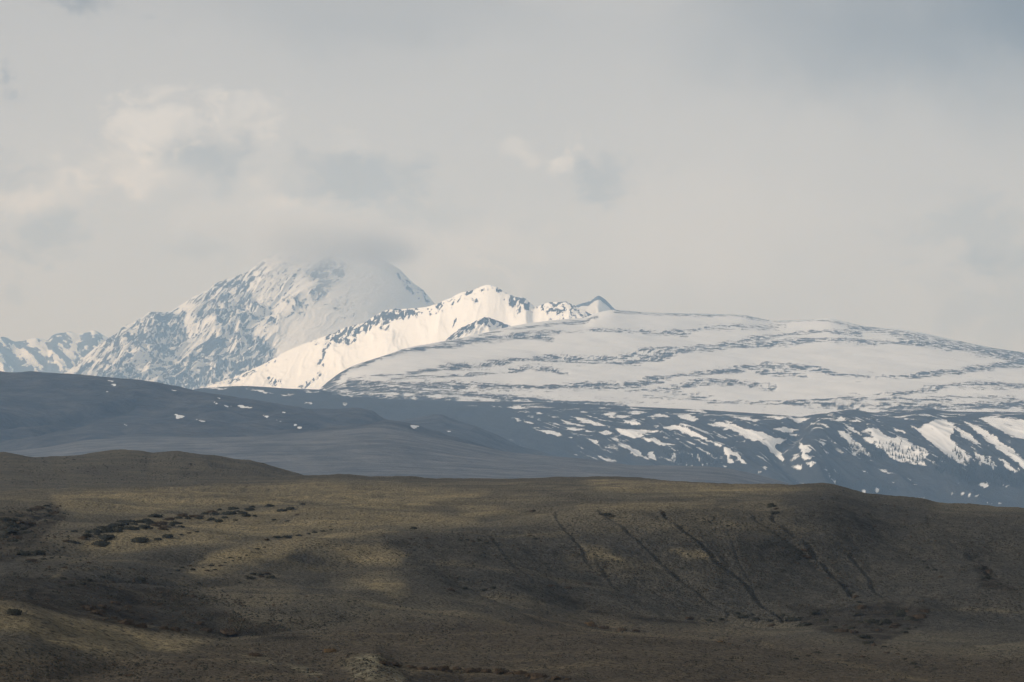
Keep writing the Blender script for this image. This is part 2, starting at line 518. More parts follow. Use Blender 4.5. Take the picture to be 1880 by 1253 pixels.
# ------------------------------------------------------------------ the broad snow dome
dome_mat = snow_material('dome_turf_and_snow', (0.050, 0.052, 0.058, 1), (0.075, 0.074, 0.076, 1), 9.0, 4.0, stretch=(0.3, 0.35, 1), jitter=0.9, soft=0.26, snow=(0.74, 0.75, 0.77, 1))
D = 1.28
px = np.arange(560, 2080, 2.1)
DOME = [(560, 745), (588, 713), (619, 688), (646, 672), (679, 661), (713, 650), (746, 639), (800, 629), (862, 617), (906, 607), (951, 597), (1018, 588), (1074, 583), (1094, 576), (1130, 569), (1180, 573), (1273, 576),
        (1359, 578), (1404, 586), (1422, 589), (1460, 588), (1497, 586), (1519, 585), (1553, 591), (1590, 599), (1665, 606), (1720, 617), (1776, 629), (1832, 640), (1880, 647), (2080, 690)]
top = curve(DOME, px)
top_s = smooth_px(px, px, top, 60)
yc = smooth_px(px, [560, 700, 1000, 1300, 1700, 2080], [11000, 12000, 13950, 14850, 14450, 13800], 110)
base_py = smooth_px(px, [560, 600, 900, 1200, 1500, 1880, 2080], [748, 744, 750, 762, 778, 772, 772], 90)
st = []
for fy, fp in ((0, 0), (0.22, 0.30), (0.42, 0.48), (0.62, 0.68), (0.80, 0.84), (0.93, 0.965), (1.0, 1.0)):
    st.append((10100.0 + (yc - 10100.0) * fy, base_py + ((top if fy > 0.9 else top_s) - base_py) * fp))
st.append((yc + 1150, top + 60))
x, y, z = loft(px, st, (34, 34, 34, 34, 26, 24, 8))
sx, sy = screen(x, y, z)
t = (y - 10100) / (yc[None, :] - 10100)
xn, yn = x / D, y / D
z = z + (fbm(xn / 900, yn / 500, 4, 111) * 22 + fbm(xn / 300 + 0.3 * yn / 300, yn / 200, 3, 112) * 9) * D * sstep(1.0, 0.85, t) * sstep(0, .1, t)
BANDS = [
    ([(596, 708), (646, 677), (713, 655), (760, 645), (840, 629), (900, 621), (980, 619), (1012, 625)], 6, 1.0),
    ([(880, 614), (951, 604), (1018, 594), (1074, 589), (1098, 580)], 3, 0.8),
    ([(900, 622), (950, 618), (1050, 609), (1110, 604), (1180, 606), (1260, 611)], 6, 0.85), ([(1240, 612), (1292, 603), (1366, 599), (1441, 598)], 4.5, 0.7),
    ([(1130, 571), (1180, 575), (1273, 579), (1359, 580), (1410, 588)], 3.5, 0.8), ([(1422, 590), (1497, 587), (1519, 587), (1560, 595)], 3.0, 0.7),
    ([(980, 657), (1010, 654), (1080, 655), (1140, 651), (1240, 642), (1329, 630), (1441, 612), (1515, 605), (1580, 612)], 4.5, 0.9),
    ([(1180, 656), (1254, 648), (1366, 632), (1497, 625), (1590, 630), (1702, 634), (1790, 646), (1880, 662)], 6.5, 0.9),
    ([(1560, 600), (1620, 606), (1700, 620), (1780, 636), (1880, 652), (1990, 680)], 7, 0.85), ([(1650, 622), (1740, 632), (1840, 655), (1990, 690)], 7, 0.8),
    ([(750, 687), (817, 677), (884, 672), (951, 663), (1018, 663), (1085, 665), (1150, 661), (1230, 655)], 5, 1.0),
    ([(720, 698), (839, 693), (906, 684), (973, 676), (1007, 679), (1040, 684)], 4, 0.9), ([(640, 700), (700, 692), (760, 690)], 4, 0.8),
    ([(640, 708), (750, 708), (880, 707), (1000, 710), (1080, 704), (1130, 700)], 4.5, 0.9), ([(1040, 712), (1120, 708), (1200, 712), (1300, 722)], 5, 0.55),
    ([(1150, 701), (1180, 697), (1292, 682), (1404, 673), (1497, 679), (1553, 690), (1664, 690), (1739, 683), (1880, 670)], 5, 1.0),
    ([(1390, 680), (1440, 686), (1480, 692)], 5, 0.8), ([(1180, 709), (1292, 699), (1366, 701), (1422, 709)], 4, 0.85),
    ([(1440, 740), (1530, 732), (1627, 724), (1739, 709), (1813, 703), (1880, 709), (1990, 715)], 4, 0.85), ([(1760, 712), (1800, 716), (1850, 714)], 4, 0.8),
    ([(1180, 722), (1330, 731), (1480, 738), (1627, 735), (1760, 736)], 3, 0.55), ([(1300, 738), (1430, 742), (1560, 748), (1660, 746)], 3, 0.6),
    ([(1620, 752), (1664, 749), (1776, 747), (1880, 739), (1990, 733)], 5, 0.95), ([(1700, 730), (1800, 728), (1860, 730)], 3, 0.6),
    ([(600, 716), (750, 722), (900, 731), (1050, 740), (1150, 748)], 3.5, 0.9), ([(590, 722), (700, 733), (830, 738)], 4, 0.9), ([(680, 715), (800, 718), (900, 724)], 2.5, 0.7),
]
bw = fbm(xn / 260, yn / 260, 4, 113)
wys = sy + bw * 5.0
band = np.zeros_like(x)
for ln, wd, k in BANDS:
    band = np.maximum(band, k * stroke(ln, sx, wys, wd * 1.25))
low = sstep(700, 712, sy - 0.018 * (sx - 700)) * sstep(1260, 900, sx)
streak = fbm(xn / 46 + 4, yn / 26, 4, 114, gain=0.72)
thin = sstep(0.06, 0.42, fbm(xn / 420, (z + bw * 14) / 8.5, 4, 117)) * sstep(-0.25, 0.3, fbm(xn / 500, yn / 700, 2, 118))
lowr = sstep(712, 735, sy - 0.012 * (sx - 1100)) * sstep(1000, 1200, sx)
band = np.clip(band + 0.42 * thin + 0.28 * lowr, 0, 1.05)
snow = 1.06 - 0.70 * band - 0.26 * low - 0.16 * sstep(1750, 1900, sx) + 1.65 * streak * (0.12 + 0.78 * np.maximum(np.minimum(band * 1.3, 1), 0.8 * low))
z = z - band * 2.5 + fbm(xn / 60, yn / 60, 3, 115) * 1.5
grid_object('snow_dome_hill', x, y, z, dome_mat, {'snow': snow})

# ------------------------------------------------------------------ the dark hill with torn snow and conifers
forest_mat = snow_material('dark_slope_and_snow', (0.026, 0.030, 0.034, 1), (0.044, 0.046, 0.047, 1), 6.0, 2.5, jitter=0.9, soft=0.26, snow=(0.78, 0.79, 0.81, 1))
D = 1.3
px = np.arange(330, 2080, 2.1)
CR = [(330, 722), (370, 713), (400, 711), (445, 709), (489, 711), (534, 714), (588, 716), (600, 719), (660, 728), (749, 735), (860, 737), (973, 738), (1122, 745), (1300, 753), (1404, 761), (1500, 764), (1553, 764), (1600, 762), (1664, 758),
      (1739, 756), (1880, 757), (2080, 760)]
up = lambda q: [(p, v + q) for p, v in CR]
y5 = [(330, 10080), (700, 9940), (1100, 9490), (1500, 9360), (2080, 9360)]
st = [
    (7830, 1060), (7960, 960),
    ([(330, 8190), (1000, 8190), (1400, 8160), (2080, 8140)], [(330, 880), (900, 880), (1300, 895), (1700, 905), (2080, 905)]),
    ([(330, 8520), (1000, 8480), (1400, 8400), (2080, 8360)], [(330, 810), (900, 825), (1300, 845), (1700, 855), (2080, 850)]),
    ([(330, 8970), (1000, 8840), (1400, 8680), (2080, 8610)], [(330, 768), (900, 782), (1300, 795), (1700, 805), (2080, 800)]),
    ([(330, 9490), (1000, 9200), (1400, 8970), (2080, 8890)], [(330, 732), (600, 738), (900, 755), (1300, 770), (1553, 778), (1700, 774), (2080, 774)]),
    (y5, CR), ([(330, 10660), (2080, 10200)], up(34))]
x, y, z = loft(px, st, (6, 12, 44, 60, 56, 40, 6))
sx, sy = screen(x, y, z)
xn, yn = x / D, y / D
c = 0.93 * xn + 0.36 * yn; a = -0.36 * xn + 0.93 * yn
face = sstep(748, 790, sy) * sstep(980, 1250, sx)
rib = ridged(c / 150 + 2.2, a / 900, 4, 121) - 0.4
z = z + rib * 26 * face + fbm(xn / 240, yn / 240, 4, 122) * 12 * (0.35 + face) * sstep(735, 775, sy)
z = z - 24 * stroke([(1470, 785), (1423, 822), (1445, 850), (1475, 885), (1500, 920)], sx, sy, 16) + 24 * stroke([(1560, 772), (1510, 800), (1480, 850), (1500, 880)], sx, sy, 30)
z = z + 14 * stroke([(1700, 770), (1600, 790), (1700, 850), (1760, 880)], sx, sy, 26)
sx, sy = screen(x, y, z)
A4 = [
    [(90, 180), (200, 172), (275, 188), (180, 190)], [(155, 205), (280, 212), (230, 217)], [(300, 215), (360, 222), (330, 228)], [(145, 250), (175, 255), (215, 275), (190, 278)], [(225, 270), (330, 292), (260, 295)],
    [(290, 322), (330, 335), (400, 340), (460, 350), (515, 375), (470, 383), (420, 370), (340, 350)], [(390, 232), (480, 252), (440, 250)], [(470, 262), (520, 275), (600, 292), (675, 318), (610, 312), (510, 295)],
    [(510, 318), (600, 320), (665, 332), (580, 350), (550, 335)], [(655, 338), (740, 350), (670, 352)], [(545, 240), (590, 250), (690, 270), (760, 295), (835, 318), (760, 312), (680, 295), (600, 270)],
    [(530, 345), (620, 380), (600, 378)], [(530, 385), (575, 390), (560, 400)], [(650, 390), (710, 405), (765, 415), (720, 425), (770, 455), (740, 445), (690, 415)], [(780, 438), (830, 468), (815, 468)],
    [(750, 350), (800, 340), (855, 362), (800, 372), (770, 370)], [(770, 230), (830, 212), (870, 220), (830, 245), (790, 240)], [(840, 245), (920, 235), (980, 240), (900, 252)], [(910, 222), (1000, 210), (1090, 215), (1020, 228)],
    [(1085, 242), (1165, 225), (1245, 248), (1160, 250)], [(920, 288), (985, 262), (1045, 295), (980, 305)], [(850, 325), (950, 335), (1100, 332), (1190, 352), (1080, 358), (1000, 365), (1090, 375), (980, 395), (920, 375)],
    [(870, 425), (920, 440), (980, 450), (1030, 480), (1060, 525), (1010, 515), (960, 480), (900, 450)], [(1020, 395), (1140, 400), (1230, 430), (1290, 440), (1190, 448), (1120, 425)],
    [(1145, 280), (1200, 310), (1270, 305), (1350, 320), (1420, 355), (1500, 400), (1570, 440), (1480, 405), (1380, 380), (1300, 345), (1220, 330)], [(1280, 228), (1370, 235), (1445, 258), (1400, 278), (1330, 260)],
    [(1340, 200), (1440, 195), (1500, 222), (1430, 218)], [(1370, 308), (1460, 335), (1520, 365), (1470, 355)], [(1490, 295), (1560, 282), (1650, 290), (1750, 325), (1850, 350), (1880, 362), (1880, 400), (1830, 418), (1770, 395), (1720, 360), (1640, 325), (1540, 315)],
    [(1640, 245), (1750, 248), (1875, 272), (1770, 275)], [(1500, 258), (1560, 262), (1575, 272)], [(1580, 370), (1670, 415), (1620, 398)],
    [(1605, 455), (1650, 460), (1690, 490), (1730, 520), (1775, 570), (1740, 565), (1700, 520), (1650, 505), (1640, 530), (1690, 565), (1640, 565), (1620, 510)], [(1220, 465), (1310, 480), (1270, 485)], [(1080, 490), (1120, 490), (1150, 545), (1100, 535)],
    [(1605, 585), (1650, 590), (1620, 600)], [(1185, 388), (1255, 395), (1200, 397)], [(1850, 620), (1878, 625), (1870, 640)], [(600, 365), (720, 372), (640, 376)], [(0, 172), (80, 178), (20, 181)], [(620, 210), (700, 214), (640, 218)],
    [(880, 405), (930, 410), (940, 420)], [(260, 240), (300, 250), (280, 254)], [(320, 256), (360, 272), (345, 274)], [(960, 180), (1000, 190), (960, 192)], [(740, 180), (850, 186), (780, 190)],
]
A5 = [
    [(0, 345), (80, 350), (150, 390), (240, 400), (160, 450), (200, 500), (235, 540), (215, 565), (150, 500), (110, 450), (60, 430), (40, 410), (0, 415)], [(150, 330), (230, 318), (330, 338), (270, 355), (180, 345)],
    [(330, 410), (350, 430), (410, 480), (370, 490), (420, 535), (360, 545), (335, 520), (350, 490), (330, 460)], [(370, 555), (410, 555), (440, 570), (400, 600)], [(260, 585), (310, 590), (350, 570), (345, 615), (300, 605)],
    [(430, 400), (515, 440), (490, 445)], [(640, 298), (700, 320), (765, 378), (720, 360), (660, 325)], [(510, 370), (590, 440), (570, 430)], [(590, 335), (640, 350), (680, 390), (740, 430), (745, 450), (800, 480), (830, 530), (770, 500), (690, 460), (640, 400)],
    [(800, 310), (850, 330), (910, 370), (990, 400), (1000, 370), (1060, 400), (1120, 440), (1200, 470), (1230, 500), (1180, 540), (1220, 580), (1120, 580), (1050, 560), (980, 545), (930, 500), (870, 460), (800, 420), (760, 390), (830, 390)],
    [(970, 320), (1050, 340), (1080, 365), (990, 345)], [(1045, 250), (1150, 268), (1060, 265)], [(1110, 230), (1240, 232), (1230, 245)],
    [(1095, 305), (1160, 330), (1190, 300), (1260, 265), (1330, 265), (1400, 300), (1400, 350), (1360, 400), (1420, 440), (1480, 500), (1510, 570), (1480, 590), (1400, 550), (1330, 500), (1250, 440), (1170, 370)],
    [(1390, 300), (1440, 330), (1500, 370), (1580, 430), (1540, 435), (1450, 385)], [(1450, 270), (1530, 295), (1600, 330), (1680, 380), (1750, 440), (1820, 480), (1880, 540), (1960, 600), (1880, 610), (1800, 540), (1700, 470), (1620, 410), (1550, 350)],
    [(1570, 255), (1700, 250), (1880, 265), (2050, 300), (2050, 430), (1880, 400), (1800, 385), (1720, 345), (1640, 300)], [(1530, 480), (1580, 510), (1640, 520), (1690, 590), (1640, 580), (1560, 550)], [(1700, 520), (1780, 570), (1840, 640), (1760, 600)],
    [(850, 600), (920, 615), (1000, 645), (940, 635)], [(1065, 660), (1105, 678), (1090, 680)], [(1350, 770), (1480, 775), (1620, 790), (1500, 788)], [(1560, 720), (1600, 690), (1650, 710), (1610, 740)], [(320, 690), (400, 735), (380, 738)], [(1410, 690), (1445, 720), (1430, 715)],
    [(0, 262), (70, 272), (0, 280)], [(60, 240), (280, 245), (180, 268)], [(270, 260), (330, 252), (390, 268), (320, 290)], [(555, 270), (610, 255), (680, 258), (600, 280)], [(670, 280), (730, 262), (765, 285)], [(1290, 235), (1350, 245), (1330, 255)],
    [(1410, 225), (1500, 240), (1450, 240)], [(1620, 830), (1665, 850), (1640, 846)], [(1690, 840), (1720, 848), (1700, 850)], [(390, 290), (470, 292), (420, 302)], [(1725, 715), (1790, 712), (1740, 728)], [(60, 590), (110, 600), (90, 612)], [(45, 625), (75, 630), (60, 642)],
    [(500, 604), (530, 608), (515, 616)], [(750, 612), (800, 630), (780, 634)], [(1105, 710), (1150, 714), (1120, 717)], [(1130, 800), (1195, 815), (1150, 812)], [(505, 315), (545, 318), (520, 324)], [(850, 265), (910, 280), (880, 284)], [(800, 690), (825, 692), (810, 700)], [(955, 690), (990, 694), (970, 700)],
]
A1 = [[(1000, 835), (1130, 840), (1080, 848)], [(1210, 840), (1280, 850), (1360, 870), (1290, 862)], [(1375, 868), (1455, 875), (1400, 879)], [(1480, 852), (1600, 857), (1520, 861)], [(1630, 868), (1750, 872), (1878, 882), (1720, 880)], [(1500, 908), (1540, 912)], [(1690, 912), (1710, 915)]]
SNOW_C = [[(900 + u / 3.76, 700 + v / 3.76) for u, v in p] for p in A4] + [[(1380 + u / 3.76, 700 + v / 3.76) for u, v in p] for p in A5] + [[(u / 2.683, 400 + v / 2.683) for u, v in p] for p in A1]
WOODED = [[(900 + u / 3.76, 700 + v / 3.76) for u, v in p] for p in ([(1180, 480), (1330, 440), (1400, 500), (1560, 520), (1600, 560), (1380, 605), (1280, 570)], )] + \
         [[(1380 + u / 3.76, 700 + v / 3.76) for u, v in p] for p in ([(520, 620), (570, 610), (610, 660), (690, 680), (680, 720), (600, 725), (540, 700)], [(690, 760), (860, 735), (1020, 740), (900, 765), (760, 790)], [(1500, 500), (1880, 600), (1880, 660), (1700, 620), (1520, 580)], [(600, 420), (830, 500), (900, 545), (700, 520), (620, 470)])]
wxs = sx + fbm(xn / 20, yn / 40, 5, 131, gain=0.7) * 10.0; wys = sy + fbm(xn / 22 + 7, yn / 40, 5, 132, gain=0.6) * 5.0
m = patches(SNOW_C, wxs, wys, 1.6, grow=-0.1) * (0.45 + 0.55 * sstep(-0.42, -0.12, fbm(c / 11, a / 45, 4, 138, gain=0.65)))
wood = patches(WOODED, sx, sy, 4.0) * sstep(0.08, 0.30, fbm(xn / 16, yn / 90, 4, 133))
crumbs = sstep(0.34, 0.52, fbm(xn / 40, yn / 40, 5, 134)) * sstep(980, 1100, sx) * sstep(740, 752, sy) * sstep(880, 840, sy) * 0.8
streaks = sstep(0.08, 0.30, fbm(c / 13, a / 80, 5, 136, gain=0.6)) * sstep(940, 1080, sx + 1.2 * (sy - 750)) * sstep(742, 752, sy) * sstep(885, 830, sy) * sstep(-0.2, 0.3, fbm(xn / 170, yn / 170, 3, 137))
topband = sstep(0.10, 0.30, fbm(xn / 130, yn / 40, 4, 135)) * np.exp(-((sy - np.interp(sx, [p for p, v in CR], [v for p, v in CR]) - 7) / 5.0) ** 2) * sstep(820, 900, sx)
snow = np.clip(np.maximum.reduce([m, wood * 0.9, crumbs, 0.85 * streaks, topband * 0.8]), 0, 1)
forest_hill = grid_object('torn_snow_hillside', x, y, z, forest_mat, {'snow': snow})
CG = (x, y, z)

# ------------------------------------------------------------------ blue middle hills and the plain in front of them
mid_mat, t_, b_, pos = new_mat('dry_steppe_far')
p1 = t_.vmath('MULTIPLY', pos, (0.45, 1.0, 1.0))
n1 = t_.noise(p1, 1 / 42, 8, 0.68)
n2 = t_.noise(p1, 1 / 9, 5, 0.68)
base = t_.mix(t_.step(n1, 0.35, 0.68), (0.022, 0.026, 0.031, 1), (0.090, 0.088, 0.088, 1))
base = t_.mix(t_.step(n2, 0.42, 0.62), base, t_.mix(0.5, base, (0.030, 0.030, 0.032, 1)))
base = t_.mix(t_.math('MULTIPLY', t_.attr('plain'), 0.75), base, t_.mix(t_.step(n1, 0.36, 0.66), (0.080, 0.086, 0.094, 1), (0.195, 0.194, 0.196, 1)))  # plain's colour paled and blued, standing in for thicker haze
msk = t_.step(t_.math('ADD', t_.attr('snow'), t_.math('MULTIPLY', t_.math('SUBTRACT', n2, 0.5), 0.3)), 0.45, 0.6)
t_.put(b_.inputs['Base Color'], t_.mix(msk, base, (0.86, 0.87, 0.89, 1)))
bump(t_, b_, t_.math('ADD', t_.math('MULTIPLY', n1, 4.0), n2), 5.0)
D = 1.3
px = np.arange(-200, 1760, 3.0)
M3 = [(-200, 836), (0, 831), (86, 822), (149, 811), (298, 802), (484, 801), (559, 797), (700, 787), (780, 800), (870, 818), (954, 834), (1040, 841), (1110, 848), (1180, 856), (1240, 856), (1292, 857), (1330, 860), (1366, 867), (1422, 880), (1470, 894), (1600, 955), (1760, 1010)]
M6 = [(-200, 676), (-80, 678), (0, 681), (40, 683), (75, 685), (149, 689), (224, 697), (270, 703), (298, 705), (335, 711), (373, 721), (430, 730), (485, 738), (540, 746), (578, 751), (615, 751), (652, 749), (682, 754), (700, 765), (730, 777), (800, 800), (900, 840), (1000, 880), (1760, 980)]
M8 = [(-200, 720), (300, 730), (560, 770), (650, 790), (700, 780), (730, 773), (770, 768), (805, 764), (838, 773), (880, 786), (920, 803), (954, 819), (1000, 831), (1040, 842), (1150, 880), (1760, 990)]
dip = [(-200, 838), (0, 833), (149, 813), (298, 804), (484, 803), (559, 799), (700, 790), (780, 806), (870, 826), (954, 846), (1040, 866), (1180, 890), (1470, 930), (1760, 1000)]
st = [(3315, 1010), (3835, [(-200, 915), (1200, 920), (1450, 960), (1760, 1030)]), (4550, [(-200, 872), (700, 862), (1000, 872), (1300, 884), (1760, 990)]), (5460, M3), (5746, dip),
      (6370, [(-200, 768), (0, 768), (150, 766), (298, 768), (484, 776), (600, 780), (652, 782), (700, 785), (760, 796), (870, 818), (1040, 870), (1760, 1000)]),
      (6955, M6), (7280, [(-200, 760), (300, 770), (560, 785), (690, 790), (760, 788), (838, 795), (954, 835), (1100, 880), (1760, 1000)]), (7618, M8), (8125, [(-200, 800), (700, 830), (1040, 900), (1760, 1020)])]
x, y, z = loft(px, st, (6, 30, 50, 12, 50, 50, 10, 24, 6))
sx, sy = screen(x, y, z)
xn, yn = x / D, y / D
hill = sstep(4250, 4700, yn)
z = z + fbm(xn / 330, yn / 420, 4, 141) * (6.0 + 36 * hill * sstep(5450, 5100, yn)) + fbm(xn / 60, yn / 60, 3, 142) * (1.3 + 3.0 * hill)
z = z - 30 * hill * sstep(0.25, 0.75, ridged(xn / 420 - 0.3 * yn / 420, yn / 900, 3, 143)) * sstep(5400, 5150, yn)
sx, sy = screen(x, y, z)
S1 = [[(530, 800), (562, 804), (550, 809)], [(545, 822), (580, 824), (565, 830)], [(860, 965), (915, 983), (870, 992)], [(960, 990), (1012, 1004), (995, 1007)], [(1048, 902), (1092, 925), (1068, 921)], [(1105, 924), (1145, 930), (1120, 934)], [(1165, 923), (1250, 935), (1190, 938)],
      [(1300, 973), (1336, 980), (1312, 985)], [(1350, 991), (1400, 1006), (1375, 1003)], [(1438, 1017), (1490, 1034), (1472, 1041)], [(838, 846), (872, 852), (855, 855)], [(513, 848), (542, 857), (528, 858)], [(1385, 954), (1408, 958), (1395, 961)], 
      [(605, 1012), (632, 1026), (618, 1023)], [(478, 985), (500, 990), (490, 992)], [(1070, 886), (1088, 890), (1078, 893)], [(1550, 908), (1570, 911)]]
S2 = [[(408, 888), (460, 892), (428, 906)], [(585, 912), (618, 917), (598, 921)], [(448, 827), (487, 830), (465, 835)]]
wxs = sx + fbm(xn / 25, yn / 40, 3, 151) * 3; wys = sy + fbm(xn / 25 + 3, yn / 40, 3, 152) * 2
snow = patches([[(u / 2.683, 400 + v / 2.683) for u, v in p] for p in S1] + [[(600 + u / 2.683, 450 + v / 2.683) for u, v in p] for p in S2], wxs, wys, 0.8, grow=0.2)
plain = sstep(4560, 4260, yn + fbm(xn / 120, yn / 200, 3, 155) * 160)
grid_object('blue_middle_hills', x, y, z, mid_mat, {'snow': snow, 'plain': plain})

# ------------------------------------------------------------------ foreground hills
D = 0.6
px = np.arange(-330, 2220, 2.5)
KX = [-330, 0, 150, 300, 450, 600, 750, 900, 1050, 1200, 1350, 1500, 1650, 1800, 2220]
def row(vals):
    return list(zip(KX, vals))
SKY_F = [(-330, 905), (0, 899), (150, 897), (300, 892), (450, 882), (520, 878), (555, 875), (600, 874), (640, 873), (680, 876), (740, 877), (800, 880), (860, 880), (940, 880), (1020, 877), (1100, 877), (1180, 880), (1260, 885), (1340, 889), (1400, 891), (1440, 893), (1480, 896),
         (1510, 894), (1540, 898), (1580, 907), (1620, 914), (1660, 918), (1690, 920), (1720, 929), (1745, 933), (1800, 934), (1880, 937), (2220, 950)]
HILL_A = [(-330, 845), (-100, 838), (0, 836), (60, 841), (100, 841), (130, 838), (180, 834), (230, 831), (260, 833), (275, 835), (290, 833), (320, 830), (350, 833), (400, 841), (440, 849), (480, 857), (520, 866), (555, 876), (620, 890), (800, 905), (2220, 960)]
st = [
    (144, 1500),
    (240, row([1260, 1262, 1262, 1262, 1262, 1260, 1258, 1258, 1258, 1260, 1262, 1264, 1264, 1266, 1266])),
    (row([282, 288, 294, 300, 306, 318, 336, 354, 360, 360, 360, 360, 354, 348, 336]), row([1085, 1104, 1138, 1164, 1186, 1192, 1190, 1184, 1180, 1190, 1198, 1205, 1213, 1224, 1230])),
    (row([330, 336, 342, 354, 375, 408, 444, 474, 498, 510, 519, 528, 531, 522, 516]), row([1108, 1128, 1160, 1180, 1176, 1152, 1142, 1140, 1148, 1155, 1150, 1138, 1134, 1150, 1160])),
    (row([375, 384, 387, 399, 414, 441, 474, 498, 519, 529, 538, 547, 551, 540, 535]), row([1086, 1094, 1118, 1148, 1146, 1125, 1116, 1114, 1118, 1120, 1118, 1112, 1110, 1124, 1132])),
    (row([420, 429, 441, 456, 480, 510, 522, 534, 549, 558, 567, 576, 582, 570, 564]), row([1068, 1062, 1074, 1090, 1080, 1058, 1058, 1060, 1055, 1052, 1054, 1058, 1058, 1072, 1080])),
    (row([504, 516, 534, 558, 576, 600, 612, 612, 612, 612, 618, 624, 636, 636, 636]), row([1000, 1002, 1000, 982, 978, 967, 966, 957, 940, 932, 930, 928, 950, 962, 970])),
    (row([630, 636, 660, 696, 720, 744, 768, 780, 768, 762, 762, 738, 738, 756, 756]), row([935, 930, 932, 930, 928, 922, 918, 912, 908, 907, 906, 906, 932, 944, 955])),
    (row([840, 840, 870, 930, 990, 1032, 1056, 1056, 1044, 1032, 990, 858, 858, 936, 960]), SKY_F),
    (row([1020, 1020, 1056, 1110, 1170, 1200, 1212, 1212, 1200, 1188, 1170, 1080, 1080, 1140, 1140]), [(p, v + 5) if p < 500 else (p, v + 14) for p, v in SKY_F]),
    (1338, [(p, v) for p, v in HILL_A]),
    (1572, 1010)]
x, y, z = loft(px, st, (4, 60, 54, 36, 40, 80, 70, 44, 12, 40, 6))
sx, sy = screen(x, y, z)
ZFG = z.copy()
xn, yn = x / D, y / D
z = z + D * fbm(xn / 95, yn / 95, 4, 161) * 5.0 * sstep(380, 600, yn) * sstep(1750, 1300, yn) + D * fbm(xn / 26, yn / 26, 4, 162) * 1.3 + D * fbm(xn / 6, yn / 6, 3, 163) * 0.34
z = z + D * fbm(xn / 260, yn / 260, 3, 164) * 3.2 * sstep(600, 900, yn) * sstep(1500, 1250, yn)
z = z + D * ridged(xn / 130 + 0.25 * yn / 130, yn / 380, 3, 165) * 3.2 * sstep(1700, 2000, yn)
cf = 0.94 * xn + 0.34 * yn; af = -0.34 * xn + 0.94 * yn
slope_r = sstep(690, 900, sx) * sstep(760, 880, yn) * sstep(1120, 1010, yn)
z = z - D * 3.6 * slope_r * ridged(cf / 75 + 0.2, af / 420, 4, 191)
cl = 0.80 * xn - 0.60 * yn; al = 0.60 * xn + 0.80 * yn
slope_l = sstep(760, 560, sx) * sstep(560, 660, yn) * sstep(1150, 980, yn)
z = z - D * 4.6 * slope_l * ridged(cl / 95 + 0.6, al / 330, 4, 192)
z = z - D * 3.5 * sstep(520, 420, yn) * ridged(xn / 60, yn / 120, 3, 193)
GULLIES = [(ln_, 2.6, 0.25 + 0.25 * (k_ % 3)) for k_, ln_ in enumerate([[(1280, 950), (1290, 985), (1318, 1043)], [(1340, 985), (1350, 1020), (1389, 1095)], [(1450, 1000), (1490, 1025), (1504, 1032)],
           [(1650, 960), (1690, 1000), (1740, 1060)], [(1700, 950), (1760, 1000), (1810, 1050)], [(900, 985), (930, 1020), (980, 1060)], [(960, 970), (1000, 1015), (1050, 1060)], [(1180, 1050), (1240, 1090), (1300, 1125)], [(1100, 1020), (1130, 1060), (1190, 1100)]])] + [([(1020, 938), (1042, 968), (1066, 1000), (1090, 1026)], 3.4, 1.05), ([(1103, 942), (1137, 956), (1170, 985), (1204, 1013), (1241, 1043), (1297, 1084), (1340, 1110)], 3.4, 1.43),
           ([(1215, 940), (1236, 959), (1269, 987), (1318, 1043), (1344, 1054), (1389, 1095), (1433, 1129)], 3.7, 1.98), ([(1386, 938), (1392, 948), (1419, 969), (1456, 993), (1500, 1030)], 3.4, 1.24),
           ([(1418, 938), (1424, 946), (1448, 965), (1478, 984), (1504, 1030), (1534, 1062), (1575, 1107)], 4.1, 1.74), ([(1560, 1020), (1575, 1039), (1601, 1069), (1623, 1095)], 4.1, 1.24),
           ([(1780, 1010), (1800, 1030), (1815, 1060), (1850, 1085)], 6.1, 1.49), ([(1010, 1090), (1100, 1120), (1180, 1140)], 5.4, 0.62),
           ([(0, 975), (40, 965), (95, 932)], 6.1, 1.24), ([(60, 1080), (200, 1110), (330, 1160), (420, 1170)], 6.8, 0.99), ([(700, 1240), (820, 1245), (950, 1250), (1100, 1250)], 4.1, 0.62)]
gul_shade = np.zeros_like(x)
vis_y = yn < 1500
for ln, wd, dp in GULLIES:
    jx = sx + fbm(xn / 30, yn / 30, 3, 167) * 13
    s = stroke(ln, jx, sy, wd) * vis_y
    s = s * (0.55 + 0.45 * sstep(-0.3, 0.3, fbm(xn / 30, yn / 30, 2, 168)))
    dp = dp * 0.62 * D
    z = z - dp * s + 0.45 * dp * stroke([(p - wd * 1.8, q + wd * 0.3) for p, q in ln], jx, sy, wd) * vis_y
    gul_shade = np.maximum(gul_shade, min(1.0, dp * 1.6) * stroke(ln, jx, sy, wd * 0.55) * vis_y * sstep(-0.25, 0.35, fbm(xn / 9, yn / 9, 3, 169)))  # darkens the ground colour along gully floors, painted shade
